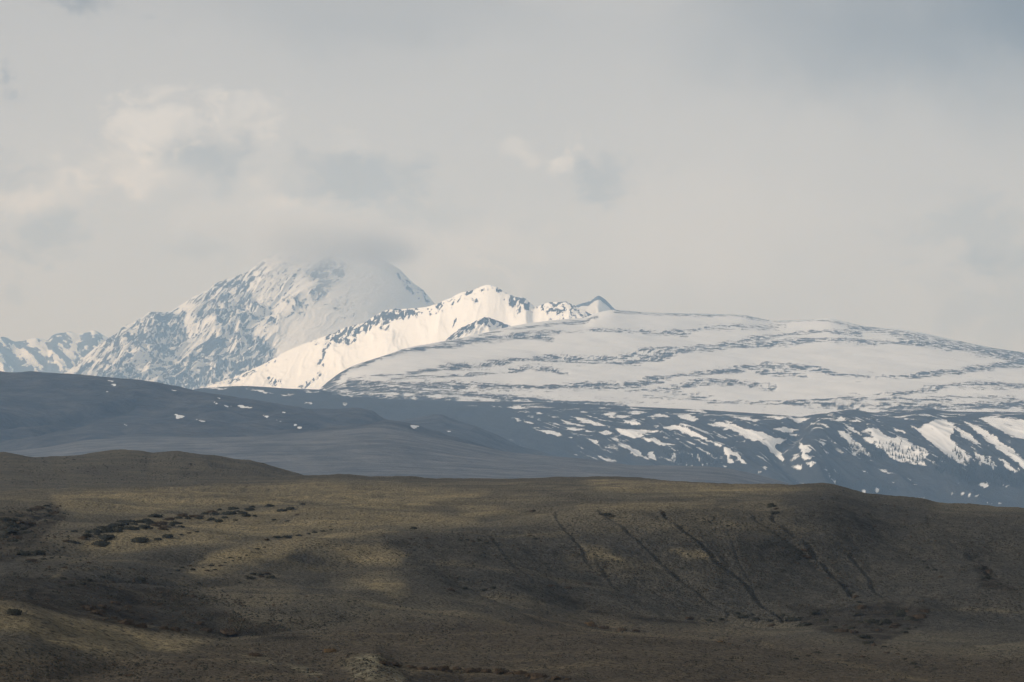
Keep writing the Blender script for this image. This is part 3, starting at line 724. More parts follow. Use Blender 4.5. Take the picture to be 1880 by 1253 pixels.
# mounds
z = z + 2.2 * stroke([(1690, 1124), (1760, 1116), (1880, 1122)], sx, sy, 20) * vis_y + 0.8 * patches([[(625, 1210), (690, 1198), (745, 1240), (680, 1260)]], sx, sy, 22) * vis_y
sx, sy = screen(x, y, z)
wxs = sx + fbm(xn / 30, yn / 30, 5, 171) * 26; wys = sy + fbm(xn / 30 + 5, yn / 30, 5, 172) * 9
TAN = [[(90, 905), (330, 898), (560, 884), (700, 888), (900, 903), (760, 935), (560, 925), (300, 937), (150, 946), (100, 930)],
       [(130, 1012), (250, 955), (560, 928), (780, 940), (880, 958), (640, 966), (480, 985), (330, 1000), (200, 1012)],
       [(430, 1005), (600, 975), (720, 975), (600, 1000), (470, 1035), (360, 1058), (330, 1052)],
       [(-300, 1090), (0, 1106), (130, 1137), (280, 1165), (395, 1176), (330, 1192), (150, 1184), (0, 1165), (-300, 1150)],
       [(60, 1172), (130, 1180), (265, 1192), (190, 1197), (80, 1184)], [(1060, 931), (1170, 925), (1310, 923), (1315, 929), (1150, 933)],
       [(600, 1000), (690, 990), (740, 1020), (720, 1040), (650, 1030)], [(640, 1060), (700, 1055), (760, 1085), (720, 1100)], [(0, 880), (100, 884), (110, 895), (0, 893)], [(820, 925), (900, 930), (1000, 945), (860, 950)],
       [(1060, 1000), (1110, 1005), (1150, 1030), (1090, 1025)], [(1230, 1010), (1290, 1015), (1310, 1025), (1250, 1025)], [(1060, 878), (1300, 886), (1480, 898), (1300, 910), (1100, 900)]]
tan = patches(TAN, wxs, wys, 9.0)  # dry grass; sunlit tops and noses are painted in with it
hz_streak = fbm(xn / 70, yn / 22, 6, 173, gain=0.6)
TRACKS = [[(480, 985), (560, 972), (640, 966), (760, 962), (870, 955)], [(590, 926), (700, 915), (860, 908)], [(300, 1000), (200, 1013), (130, 1035), (95, 1062)], [(1060, 931), (1180, 926), (1310, 924)], [(570, 1008), (480, 1035), (400, 1055), (330, 1064)], [(60, 1176), (130, 1182), (270, 1192), (330, 1192)],
          [(1400, 1182), (1560, 1222), (1700, 1250)], [(150, 905), (300, 897), (440, 886)], [(1690, 1120), (1790, 1118), (1880, 1124)], [(1020, 1150), (1100, 1160), (1200, 1168), (1330, 1172)]]
trk = np.zeros_like(x)
for ln in TRACKS:
    trk = np.maximum(trk, stroke(ln, sx + fbm(xn / 20, yn / 20, 3, 174) * 8, sy + fbm(xn / 16, yn / 16, 3, 185) * 4, 3.0) * vis_y)
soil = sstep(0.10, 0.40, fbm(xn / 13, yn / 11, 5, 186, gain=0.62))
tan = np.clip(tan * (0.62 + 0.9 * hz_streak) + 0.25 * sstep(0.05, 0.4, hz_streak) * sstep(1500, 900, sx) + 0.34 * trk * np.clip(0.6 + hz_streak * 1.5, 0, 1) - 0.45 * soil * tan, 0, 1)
BROWN = [[(380, 1190), (700, 1140), (1000, 1130), (1300, 1160), (1500, 1180), (2100, 1235), (2100, 1300), (-300, 1300), (-300, 1215), (250, 1205)], [(150, 1110), (230, 1090), (330, 1095), (260, 1130), (180, 1140)], [(30, 985), (80, 975), (80, 1000)], [(1330, 1150), (1460, 1180), (1560, 1200), (1440, 1200)]]
brown = patches(BROWN, wxs, wys, 22.0)
PALE = [[(640, 1210), (665, 1199), (692, 1203), (715, 1218), (735, 1236), (748, 1256), (690, 1256), (650, 1240), (628, 1224)], [(530, 1222), (560, 1226), (590, 1240), (560, 1240)], [(440, 1205), (500, 1210), (510, 1222), (460, 1215)]]
pale = patches(PALE, sx + fbm(xn / 9, yn / 9, 4, 175) * 14, sy + fbm(xn / 9 + 4, yn / 9, 4, 176) * 7, 5.0)
pale[:] *= np.clip(0.75 + fbm(xn / 5, yn / 5, 4, 177) * 1.2, 0, 1)
HEATH_SHADE = [[(-300, 1075), (0, 1060), (150, 1062), (300, 1078), (380, 1112), (500, 1150), (580, 1170), (500, 1180), (400, 1174), (280, 1160), (130, 1131), (0, 1099), (-300, 1082)], [(-200, 930), (60, 940), (105, 930), (120, 950), (60, 1000), (20, 1035), (-200, 1040)],
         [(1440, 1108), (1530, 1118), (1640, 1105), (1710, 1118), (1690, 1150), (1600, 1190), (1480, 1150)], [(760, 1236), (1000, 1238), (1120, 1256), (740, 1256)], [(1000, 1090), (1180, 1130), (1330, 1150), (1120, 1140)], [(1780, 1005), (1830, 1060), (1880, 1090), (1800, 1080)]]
heath_shade = patches(HEATH_SHADE, sx + fbm(xn / 14, yn / 14, 4, 178) * 12, sy + fbm(xn / 14 + 3, yn / 14, 4, 179) * 5, 5.0) * np.clip(0.7 + 1.1 * fbm(xn / 12, yn / 12, 5, 180, gain=0.6), 0, 1)  # dark shrubby ground, with the shade of the hollows painted into it
STONY_SHADE = [[(700, 985), (1000, 960), (1300, 990), (1700, 940), (2200, 960), (2200, 1200), (1500, 1150), (1000, 1120), (750, 1080)], [(110, 1045), (330, 1003), (430, 1015), (340, 1060), (170, 1065)], [(0, 1010), (280, 1050), (420, 1110), (380, 1165), (120, 1125), (-200, 1090)], [(0, 840), (330, 832), (555, 876), (300, 893), (0, 880)], [(522, 1056), (600, 1050), (618, 1092), (550, 1095)], [(317, 1006), (373, 1004), (378, 1040), (330, 1050)], [(485, 1008), (560, 1003), (600, 1035), (560, 1048), (490, 1040)], [(1440, 900), (1530, 895), (1700, 920), (1760, 990), (1600, 1010), (1450, 960)]]
stony = patches(STONY_SHADE, wxs, wys, 20.0)  # scree, with shade on the hill faces painted in as darker ground
fg_mat, t_, b_, pos = new_mat('dry_grass_and_scree')
n1 = t_.noise(t_.vmath('MULTIPLY', pos, (0.6, 1, 1)), 1 / 15, 6, 0.6)
n2 = t_.noise(pos, 1 / 2.2, 6, 0.68)
n3 = t_.noise(pos, 1 / 0.55, 4, 0.7)
col = t_.mix(t_.step(n1, 0.36, 0.66), (0.120, 0.110, 0.086, 1), (0.205, 0.180, 0.128, 1))
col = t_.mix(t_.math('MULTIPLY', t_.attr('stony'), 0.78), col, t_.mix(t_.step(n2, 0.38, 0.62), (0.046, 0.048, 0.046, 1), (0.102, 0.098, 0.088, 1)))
col = t_.mix(t_.math('MULTIPLY', t_.attr('brown'), 0.8), col, t_.mix(t_.step(n2, 0.36, 0.64), (0.078, 0.064, 0.048, 1), (0.132, 0.106, 0.074, 1)))
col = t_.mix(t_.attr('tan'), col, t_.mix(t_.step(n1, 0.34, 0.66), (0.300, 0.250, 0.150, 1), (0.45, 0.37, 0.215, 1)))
col = t_.mix(t_.attr('pale'), col, t_.mix(t_.step(n2, 0.36, 0.64), (0.20, 0.18, 0.12, 1), (0.36, 0.33, 0.23, 1)))
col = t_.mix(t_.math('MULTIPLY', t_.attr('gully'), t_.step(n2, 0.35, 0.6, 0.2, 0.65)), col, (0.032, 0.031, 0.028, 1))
col = t_.mix(t_.attr('heath_shade'), col, t_.mix(t_.step(n2, 0.40, 0.60), (0.020, 0.018, 0.015, 1), (0.060, 0.049, 0.036, 1)))
vo = t_.n('ShaderNodeTexVoronoi'); t_.put(vo.inputs['Vector'], pos); vo.inputs['Scale'].default_value = 1 / 0.8
tuft = t_.step(vo.outputs['Distance'], 0.30, 0.75)
col = t_.mix(t_.math('MULTIPLY', t_.step(n3, 0.46, 0.60, 0.15, 0.9), t_.math('MULTIPLY_ADD', tuft, 0.7, 0.3)), col, (0.030, 0.029, 0.026, 1))
t_.put(b_.inputs['Base Color'], col)
bump(t_, b_, t_.math('SUBTRACT', t_.math('ADD', t_.math('MULTIPLY', n2, 2.4), n3), t_.math('MULTIPLY', tuft, 0.5)), 0.9)
front = yn < 1650
grid_object('steppe_hills', x, y, z, fg_mat, {'tan': tan * front + 0.12 * (~front), 'brown': brown * front, 'pale': pale * front, 'stony': np.where(front, stony, 0.8), 'gully': gul_shade, 'heath_shade': heath_shade * front})
FG = (x, y, z)

# broad sheet of valley ground under all of it
gnd = np.linspace(-1, 1, 25)
gx, gy = np.meshgrid(gnd * 22000, 14000 + gnd * 18000)
grid_object('ground', gx, gy, np.full_like(gx, -470.0) + fbm(gx / 5000, gy / 5000, 3, 181) * 8, mid_mat, {'snow': np.zeros_like(gx), 'plain': np.ones_like(gx)})


# ------------------------------------------------------------------ finding places on the ground
def picker(G):
    gx, gy, gz = G
    sx, sy = screen(gx, gy, gz)
    px0 = sx[0, 0]; dpx = (sx[0, -1] - sx[0, 0]) / (sx.shape[1] - 1)
    def pick(px, py):
        """the first ground point, going away from the camera, that the photograph shows at (px, py)."""
        j = int(round((px - px0) / dpx))
        if j < 0 or j >= sx.shape[1]:
            return None
        up = np.nonzero(sy[:, j] <= py)[0]
        if len(up) == 0 or up[0] == 0:
            return None
        i = up[0]
        k = (sy[i - 1, j] - py) / (sy[i - 1, j] - sy[i, j])
        return tuple(g[i - 1, j] + (g[i, j] - g[i - 1, j]) * k for g in (gx, gy, gz))
    return pick


pick_fg = picker(FG)
pick_c = picker(CG)


def simple_mat(name, a, b, scale):
    m, t, bs, pos = new_mat(name)
    t.put(bs.inputs['Base Color'], t.mix(t.step(t.noise(pos, scale, 3), 0.35, 0.65), a, b))
    return m


shrub_mats = [simple_mat('dark_juniper', (0.020, 0.021, 0.017, 1), (0.040, 0.040, 0.030, 1), 2.0),
              simple_mat('brown_twigs', (0.034, 0.026, 0.018, 1), (0.066, 0.048, 0.032, 1), 2.0),
              simple_mat('tawny_twigs', (0.075, 0.050, 0.026, 1), (0.120, 0.080, 0.042, 1), 2.0)]


def shrub_arrays(seed, n=150, spiky=1.0):
    """a low cushion shrub, unit radius: a lumpy core set about with small twig tufts."""
    r = np.random.default_rng(seed)
    V, T = [], []
    lobes = [(r.uniform(-.6, .6), r.uniform(-.5, .5), r.uniform(0.35, 0.6), r.uniform(0.35, 0.62)) for _ in range(6)]
    lobes.append((0, 0, 0.6, 0.55))
    def top(u, v):
        h = 0.0
        for (lx, ly, lr, lh) in lobes:
            d2 = ((u - lx) ** 2 + (v - ly) ** 2) / lr ** 2
            if d2 < 1:
                h = max(h, lh * math.sqrt(1 - d2))
        return h
    R, S = 5, 14
    V.append((0, 0, top(0, 0) * 0.9))
    for i in range(1, R + 1):
        for k in range(S):
            an = 2 * math.pi * k / S; rr = i / R * (0.86 + 0.14 * math.sin(3 * an + seed))
            u, v = rr * math.cos(an), rr * math.sin(an)
            V.append((u, v, top(u, v) * 0.9 - (0.12 if i == R else 0)))
    for k in range(S):
        T.append((0, 1 + k, 1 + (k + 1) % S))
        for i in range(1, R):
            a0 = 1 + (i - 1) * S + k; a1 = 1 + (i - 1) * S + (k + 1) % S; b0 = a0 + S; b1 = a1 + S
            T += [(a0, b0, b1), (a0, b1, a1)]
    for _ in range(n):
        an = r.uniform(0, 2 * math.pi); rr = math.sqrt(r.uniform(0, 1)) * 0.95
        u, v = rr * math.cos(an), rr * math.sin(an); h = top(u, v)
        if h <= 0.02 and r.uniform() < 0.6:
            continue
        d = Vector((u * 0.7 + r.normal() * 0.3, v * 0.7 + r.normal() * 0.3, 0.7)).normalized()
        s = r.uniform(0.10, 0.22) * spiky
        side = d.cross(Vector((r.normal(), r.normal(), r.normal()))).normalized() * s * 0.35
        oth = d.cross(side).normalized() * s * 0.35
        p = Vector((u, v, h * 0.85)); i0 = len(V)
        V += [tuple(p + side), tuple(p - side * 0.5 + oth), tuple(p - side * 0.5 - oth), tuple(p + d * s)]
        T += [(i0, i0 + 1, i0 + 3), (i0 + 1, i0 + 2, i0 + 3), (i0 + 2, i0, i0 + 3)]
    return np.array(V, np.float32), np.array(T, np.int32)


def tri_mesh(name, V, T, mats, mat_index=None, smooth=False):
    me = bpy.data.meshes.new(name)
    me.vertices.add(len(V)); me.vertices.foreach_set('co', np.ascontiguousarray(V, np.float32).ravel())
    me.loops.add(T.size); me.loops.foreach_set('vertex_index', np.ascontiguousarray(T, np.int32).ravel())
    me.polygons.add(len(T)); me.polygons.foreach_set('loop_start', np.arange(0, T.size, 3, dtype=np.int32))
    for m in mats:
        me.materials.append(m)
    if mat_index is not None:
        me.polygons.foreach_set('material_index', mat_index)
    me.update(calc_edges=True)
    return me


SHRUB = [[tri_mesh('shrub', *shrub_arrays(10 * k + s), [shrub_mats[k]]) for s in range(5)] for k in range(3)]


def shrub(px, py, width, label, group, kind=0, squash=1.0):
    p = pick_fg(px, py)
    if p is None:
        return None
    if kind == 0 and group and random.random() < 0.2:
        kind_ = 1
    else:
        kind_ = kind
    o = bpy.data.objects.new('shrub', random.choice(SHRUB[kind_]))
    COL.objects.link(o)
    r = width * p[1] / F / 2 * 1.25
    hgt = min(r * random.uniform(0.72, 0.95), 1.3) * squash
    o.location = (p[0], p[1], p[2] - 0.06 * r)
    o.scale = (r, r * random.uniform(0.8, 1.1), hgt)
    o.rotation_euler = (0, 0, random.uniform(0, 6.28) if width < 40 else random.choice((0, math.pi)) + random.uniform(-.4, .4))
    o['label'] = label; o['category'] = 'shrub'
    if group:
        o['group'] = group
    return o


def from4(l): return [(u / 2.683, 786 + v / 2.683, w / 2.683) for u, v, w in l]
def from5(l): return [(600 + u / 2.683, 786 + v / 2.683, w / 2.683) for u, v, w in l]
def from6(l): return [(1180 + u / 2.683, 786 + v / 2.683, w / 2.683) for u, v, w in l]


CLUSTERS = [
    (0, 'shrub in tan slope thicket at left', 'shrubs of the tan slope thicket', from4([
        (765, 437, 80), (830, 454, 60), (905, 434, 70), (970, 442, 70), (985, 446, 50), (640, 464, 90), (720, 460, 70), (560, 484, 80), (600, 501, 70), (520, 509, 60), (460, 514, 60), (430, 534, 50), (700, 494, 80), (650, 501, 60),
        (790, 474, 60), (860, 474, 50), (795, 501, 50), (895, 491, 45), (840, 482, 40), (760, 484, 40), (480, 525, 50), (540, 497, 50), (610, 478, 60), (670, 478, 50), (580, 512, 50), (735, 475, 40), (690, 466, 50), (405, 545, 40), (440, 516, 40), (500, 492, 50), (745, 497, 36), (820, 490, 34), (880, 445, 40), (925, 448, 40)])),
    (0, 'shrub at upper right of tan slope thicket', 'shrubs at the thicket top', from4([
        (1045, 416, 40), (1080, 406, 35), (1145, 402, 45), (1240, 392, 40), (1200, 424, 80), (1235, 406, 50), (1125, 424, 60), (1040, 454, 70), (1080, 461, 50), (1260, 436, 30), (1100, 444, 40), (1160, 456, 30), (1170, 412, 40), (1010, 425, 34), (1060, 430, 40), (1210, 436, 44)])),
    (0, 'small loose shrub around the tan slope thicket', 'loose shrubs below the thicket', from4([
        (785, 551, 40), (890, 529, 30), (970, 514, 35), (380, 569, 35), (355, 564, 40), (330, 560, 35), (290, 604, 22), (370, 512, 40), (1465, 429, 25), (1345, 455, 25), (1420, 460, 20), (1470, 533, 30), (1520, 523, 25), (1595, 511, 20), (1310, 553, 30), (930, 519, 24), (1550, 515, 20), (1625, 503, 16), (310, 590, 22), (280, 612, 20)])),
    (0, 'shrub on gully side at left edge', 'shrubs at the left gully', from4([
        (60, 484, 80), (40, 514, 70), (90, 544, 60), (150, 474, 50), (30, 454, 60), (110, 500, 40), (20, 540, 50), (130, 520, 40), (60, 560, 40), (70, 455, 44), (110, 470, 44), (165, 405, 40), (195, 398, 44), (225, 386, 40), (250, 378, 30), (150, 412, 30), (270, 425, 40), (240, 432, 36), (90, 436, 34)])),
    (1, 'brownish shrub in hollow behind near tan spur', 'shrubs in the hollow behind the spur', from4([
        (620, 961, 60), (690, 979, 50), (655, 911, 35), (745, 968, 30), (760, 828, 30), (1000, 943, 40), (860, 996, 60), (1020, 999, 50), (560, 940, 40), (800, 990, 40), (910, 1000, 34), (590, 905, 30), (780, 870, 26), (850, 850, 30), (990, 965, 36), (950, 832, 24), (630, 885, 30)])),
    (0, 'shrub on stony left slope', 'shrubs of the stony left slope', from4([
        (150, 655, 40), (210, 648, 25), (258, 641, 25), (185, 746, 30), (455, 729, 25), (430, 667, 25), (390, 685, 20), (310, 690, 24), (715, 698, 30), (440, 750, 36), (530, 730, 30), (505, 735, 30), (400, 770, 30), (350, 778, 30), (300, 785, 26), (240, 700, 22), (560, 760, 24), (530, 780, 22), (150, 840, 24), (460, 818, 24), (640, 690, 22), (590, 720, 20)])),
    (0, 'low shrub on bare grassy nose', 'shrubs on the grassy nose', from4([
        (1270, 728, 50), (1340, 738, 40), (1230, 743, 40), (1290, 735, 35), (1180, 763, 25), (1250, 720, 30), (1310, 720, 34), (980, 765, 22), (930, 775, 20), (1210, 732, 26), (900, 690, 26), (950, 700, 24), (1000, 690, 24), (1040, 680, 22), (1060, 700, 26), (1090, 680, 22), (1110, 665, 20), (1150, 655, 20), (1180, 640, 18), (870, 705, 30), (840, 720, 24), (930, 680, 20), (1020, 705, 22), (1130, 640, 20), (1210, 628, 16), (1265, 598, 20), (1300, 590, 16)])),
    (0, 'shrub in right valley floor thicket', 'shrubs on the right valley floor', from6([
        (1080, 886, 50), (1060, 924, 65), (1130, 959, 70), (1200, 959, 50), (1250, 974, 60), (1310, 904, 40), (1310, 944, 70), (1360, 934, 60), (1385, 906, 40), (1300, 994, 40), (1090, 1034, 70), (1120, 1064, 60), (1145, 1074, 30), (980, 1004, 50), (1030, 989, 40), (1270, 930, 50), (1230, 985, 40), (1340, 950, 40), (1070, 960, 40), (1160, 1000, 40), (1040, 1010, 40), (1190, 1080, 30), (1000, 975, 36), (1290, 1008, 30), (1345, 985, 30), (1170, 970, 34)])),
    (0, 'shrub at foot of gullied slope', 'shrubs at the gullied slope foot', from6([
        (745, 947, 60), (790, 974, 60), (850, 915, 40), (500, 934, 60), (380, 944, 40), (225, 943, 30), (460, 915, 40), (560, 945, 36), (620, 950, 34), (690, 925, 40), (540, 920, 34), (330, 950, 30), (640, 975, 30), (890, 950, 34), (940, 985, 34)])),
    (0, 'shrub part way down gullied slope', 'shrubs on the gullied slope', from6([
        (800, 604, 45), (805, 639, 50), (770, 643, 30), (1050, 834, 50), (640, 389, 40), (650, 420, 34), (1690, 739, 50), (1760, 771, 35), (630, 380, 30), (1030, 815, 34), (1660, 690, 40), (1700, 710, 40), (760, 625, 26), (1430, 700, 36), (1400, 690, 30), (1470, 735, 34), (1380, 660, 30), (1070, 860, 36), (660, 400, 26), (95, 418, 24), (70, 440, 20), (110, 432, 22), (415, 484, 24), (335, 465, 20)])),
    (0, 'small shrub on lower right slope', 'shrubs on the lower right slope', from6([
        (1250, 1116, 30), (1330, 1163, 35), (1200, 1110, 24), (1290, 1140, 24), (860, 1110, 30), (820, 1125, 34), (1360, 1180, 26), (1080, 1130, 24), (970, 1120, 24), (1440, 1190, 24), (760, 1140, 24)])),
    (1, 'brown shrub in row along bottom edge', 'row of shrubs at the bottom edge', from5([
        (470, 1189, 80), (560, 1194, 60), (640, 1189, 60), (720, 1199, 70), (860, 1209, 80), (950, 1214, 60), (1050, 1229, 80), (1130, 1236, 60), (340, 1169, 60), (290, 1166, 50), (420, 1180, 50), (790, 1204, 50), (1000, 1222, 50), (1190, 1240, 44), (600, 1200, 40), (520, 1190, 40), (690, 1205, 40), (900, 1212, 40)])),
    (0, 'dwarf shrub on shaded middle slope', 'dwarf shrubs of the middle slope', from5([
        (415, 548, 22), (440, 550, 20), (485, 545, 24), (515, 535, 20), (550, 535, 18), (575, 550, 20), (660, 555, 24), (690, 553, 24), (715, 560, 24), (740, 555, 22), (785, 567, 22), (855, 512, 20), (1000, 532, 22), (1025, 548, 24), (910, 560, 18), (1050, 577, 20), (430, 604, 24), (490, 608, 20), (320, 645, 20), (430, 497, 28), (605, 465, 14), (610, 800, 34), (680, 790, 30), (640, 740, 26), (820, 790, 28), (1100, 780, 36), (1185, 790, 30), (1235, 803, 26), (1290, 770, 24), (1010, 412, 22), (1380, 428, 40), (1350, 425, 24), (1410, 435, 26), (775, 800, 26), (1780, 940, 34), (1640, 1120, 24), (295, 563, 18), (270, 565, 14)])),
]
SINGLES = [
    (0, from4([(1330, 388, 45)]), 'lone dark cushion shrub on tan grass right of the thicket top'),
    (0, from4([(1380, 412, 60)]), 'wide dark shrub, left of the pair beyond the thicket top'),
    (0, from4([(1432, 400, 45)]), 'smaller dark shrub, right of the pair beyond the thicket top'),
    (0, from4([(1490, 379, 30)]), 'tiny dark shrub farthest right on the tan slope by the thicket'),
    (0, from4([(525, 541, 90)]), 'large round dark shrub at the lower edge of the thicket'),
    (0, from4([(685, 554, 80)]), 'large isolated oval dark shrub below the middle of the thicket'),
    (0, from4([(825, 538, 60)]), 'dark oval shrub right of the large isolated one below the thicket'),
    (0, from4([(505, 571, 95)]), 'long flat dark shrub lowest in the left thicket'),
    (0, from4([(1365, 543, 45)]), 'dark shrub, left one of the pair on the grass track'),
    (0, from4([(1412, 541, 45)]), 'dark shrub, right one of the pair on the grass track'),
    (0, from4([(120, 624, 70)]), 'round dark shrub near the left edge, left of a flat one'),
    (0, from4([(190, 619, 70)]), 'flat dark shrub near the left edge, right of a round one'),
    (0, from4([(310, 744, 40)]), 'dark shrub alone in the middle of the stony left slope'),
    (0, from4([(690, 746, 50)]), 'black tilted shrub alone at the right of the stony left slope'),
    (1, from4([(480, 916, 80)]), 'biggest brown shrub on the reddish bank behind the near spur'),
    (1, from4([(435, 889, 70)]), 'brown shrub at the left end of the reddish bank'),
    (1, from4([(500, 884, 60)]), 'brown shrub at the top of the reddish bank'),
    (1, from4([(570, 866, 50)]), 'brown shrub at the right end of the reddish bank'),
    (1, from4([(1120, 1014, 110)]), 'very long flat brown shrub at the end of the hollow'),
    (2, from4([(1625, 1104, 60)]), 'tawny shrub left of the pale outcrop'),
    (1, from4([(1260, 1124, 60)]), 'brown shrub on the lower grass slope left of the pale outcrop'),
    (1, from4([(640, 1222, 40)]), 'small dark shrub at the bottom edge near the left'),
    (0, from4([(70, 914, 80)]), 'flat dark shrub on the near tan spur at the left edge'),
    (2, from5([(1300, 972, 60)]), 'orange tawny shrub on the valley floor in the middle'),
    (1, from5([(1360, 989, 50)]), 'brown shrub just right of the orange tawny one'),
    (1, from5([(1455, 999, 60)]), 'brown flat shrub second to the right of the orange tawny one'),
    (1, from5([(1520, 1004, 40)]), 'small brown shrub third to the right of the orange tawny one'),
    (2, from6([(385, 1056, 30)]), 'small orange shrub on the lower right slope'),
    (2, from6([(430, 1064, 18)]), 'tiny orange shrub right of the small orange one'),
    (0, from6([(1290, 908, 90)]), 'widest dark shrub on the right valley floor'),
    (0, from4([(365, 158, 18)]), 'dark speck of a shrub on the crest of the far left hill'),
    (0, from4([(940, 180, 20)]), 'dark speck of a shrub on the right flank of the far left hill'),
]
ORD = ['first', 'second', 'third', 'fourth', 'fifth', 'sixth', 'seventh', 'eighth', 'ninth', 'tenth', 'eleventh', 'twelfth', 'thirteenth', 'fourteenth', 'fifteenth',
       'sixteenth', 'seventeenth', 'eighteenth', 'nineteenth', 'twentieth']


def places(pts, most=14):
    """for each (px, py): its place as words, counted from the left within rows of the cluster."""
    rows_n = max(1, math.ceil(len(pts) / most))
    rows_n = {1: 1, 2: 2}.get(rows_n, max(3, rows_n))
    names = {1: ['row'], 2: ['upper row', 'lower row'], 3: ['top row', 'middle row', 'bottom row'], 4: ['top row', 'second row', 'third row', 'bottom row'],
             5: ['top row', 'second row', 'third row', 'fourth row', 'bottom row'], 6: ['top row', 'second row', 'third row', 'fourth row', 'fifth row', 'bottom row'],
             7: ['top row', 'second row', 'third row', 'fourth row', 'fifth row', 'sixth row', 'bottom row']}[rows_n]
    order = sorted(range(len(pts)), key=lambda i: pts[i][1])
    out = [None] * len(pts)
    for r in range(rows_n):
        part = order[r * len(pts) // rows_n:(r + 1) * len(pts) // rows_n]
        for k, i in enumerate(sorted(part, key=lambda i: pts[i][0])):
            out[i] = ('leftmost' if k == 0 else 'rightmost' if k == len(part) - 1 else ORD[k] + ' from left') + ' in ' + names[r]
    return out


for kind, lst, label in SINGLES:
    shrub(*lst[0], label, None, kind)
n_ind = len(SINGLES)
for kind, label, group, lst in CLUSTERS:
    lst = [q for q in lst if not (n_ind >= 270 and q[2] < 7.5)]
    for (px_, py_, w_), place in zip(lst, places(lst)):
        if shrub(px_ + random.uniform(-1.5, 1.5), py_, w_ * random.uniform(0.7, 1.3), label + ', ' + place, group, kind):
            n_ind += 1

# dwarf shrubs and stones past counting
FIELDS = [  # polygon, how many, width range in photo pixels
    ([(700, 985), (900, 975), (1100, 1000), (1300, 1060), (1420, 1130), (1100, 1120), (850, 1090), (720, 1040)], 2210, (2.2, 5.2)),
    ([(1150, 960), (1350, 950), (1500, 1000), (1600, 1100), (1480, 1135), (1350, 1080), (1230, 1030)], 1870, (2.2, 5.2)),
    ([(1480, 900), (1700, 930), (1880, 960), (1960, 1120), (1640, 1130), (1500, 1040)], 1530, (2.2, 5.5)),
    ([(0, 1010), (260, 1050), (330, 1060), (400, 1110), (560, 1150), (420, 1172), (250, 1140), (0, 1095)], 1530, (2.5, 7.0)),
    ([(300, 1080), (600, 1100), (900, 1140), (1300, 1170), (1880, 1200), (1960, 1250), (1000, 1252), (400, 1200)], 4080, (2.4, 5.5)),
    ([(-60, 1190), (160, 1200), (420, 1215), (640, 1215), (600, 1256), (-60, 1256)], 1190, (3, 8)),
    ([(630, 1200), (700, 1200), (760, 1256), (640, 1256)], 221, (3, 6.5)),
    ([(0, 842), (330, 833), (540, 874), (300, 892), (0, 885)], 714, (1.8, 4.2)),
    ([(-40, 940), (110, 930), (130, 990), (60, 1030), (-40, 1030)], 442, (3, 8)),
    ([(230, 1080), (420, 1090), (620, 1150), (480, 1175), (300, 1130)], 510, (3, 7.5)),
    ([(600, 960), (900, 985), (820, 1060), (560, 1050)], 374, (2, 4)),
]
mini_v, mini_t = [], []
for s in range(4):
    r = np.random.default_rng(900 + s)
    V = [(0, 0, 0.75 + 0.2 * r.random())]
    for k in range(6):
        an = k * math.pi / 3 + r.uniform(-.3, .3)
        V.append((0.55 * math.cos(an), 0.55 * math.sin(an), r.uniform(0.4, 0.75)))
    for k in range(6):
        an = k * math.pi / 3 + r.uniform(-.3, .3); q = r.uniform(0.8, 1.15)
        V.append((q * math.cos(an), q * math.sin(an), -0.15))
    T = []
    for k in range(6):
        n = (k + 1) % 6
        T += [(0, 1 + k, 1 + n), (1 + k, 7 + k, 7 + n), (1 + k, 7 + n, 1 + n)]
    mini_v.append(np.array(V, np.float32)); mini_t.append(np.array(T, np.int32))
VV, TT, MI, off = [], [], [], 0
for poly, count, (w0, w1) in FIELDS:
    q = np.array(poly, float)
    made = 0
    n = count * 8
    ca, cb = RNG.uniform(q[:, 0].min(), q[:, 0].max(), n), RNG.uniform(q[:, 1].min(), q[:, 1].max(), n)
    ok = (gnoise(ca / 38.0, cb / 15.0, 211) > RNG.uniform(-0.45, 0.35, n)) & (poly_sd(poly, ca, cb) + RNG.normal(size=n) * 8 > 0)
    for a, b in zip(ca[ok], cb[ok]):
        if made >= count:
            break
        p = pick_fg(a, b)
        if p is None:
            continue
        made += 1
        wd = w0 + (w1 - w0) * RNG.random() ** 2.2
        r = wd * p[1] / F / 2
        s = RNG.integers(4); an = RNG.uniform(0, 6.28)
        v = mini_v[s] * np.array([r * RNG.uniform(.8, 1.4), r, r * RNG.uniform(.6, 1.0)], np.float32)
        v = np.stack([v[:, 0] * math.cos(an) - v[:, 1] * math.sin(an), v[:, 0] * math.sin(an) + v[:, 1] * math.cos(an), v[:, 2]], 1)
        VV.append(v + np.array(p, np.float32)); TT.append(mini_t[s] + off); off += len(v)
        MI.append(np.full(len(mini_t[s]), 0 if RNG.random() < 0.72 else 1, np.int32))
me = tri_mesh('dwarf_shrubs', np.vstack(VV), np.vstack(TT), shrub_mats[:2], np.concatenate(MI))
o = bpy.data.objects.new('dwarf_shrubs', me); COL.objects.link(o)
o['kind'] = 'stuff'; o['label'] = 'countless tiny dark shrubs and stones dotting the steppe slopes'; o['category'] = 'ground cover'

# ------------------------------------------------------------------ conifers on the torn snow slope
needle = simple_mat('larch_crown', (0.016, 0.020, 0.017, 1), (0.030, 0.034, 0.028, 1), 0.6)
bark = simple_mat('larch_bark', (0.030, 0.024, 0.019, 1), (0.048, 0.040, 0.032, 1), 2.0)


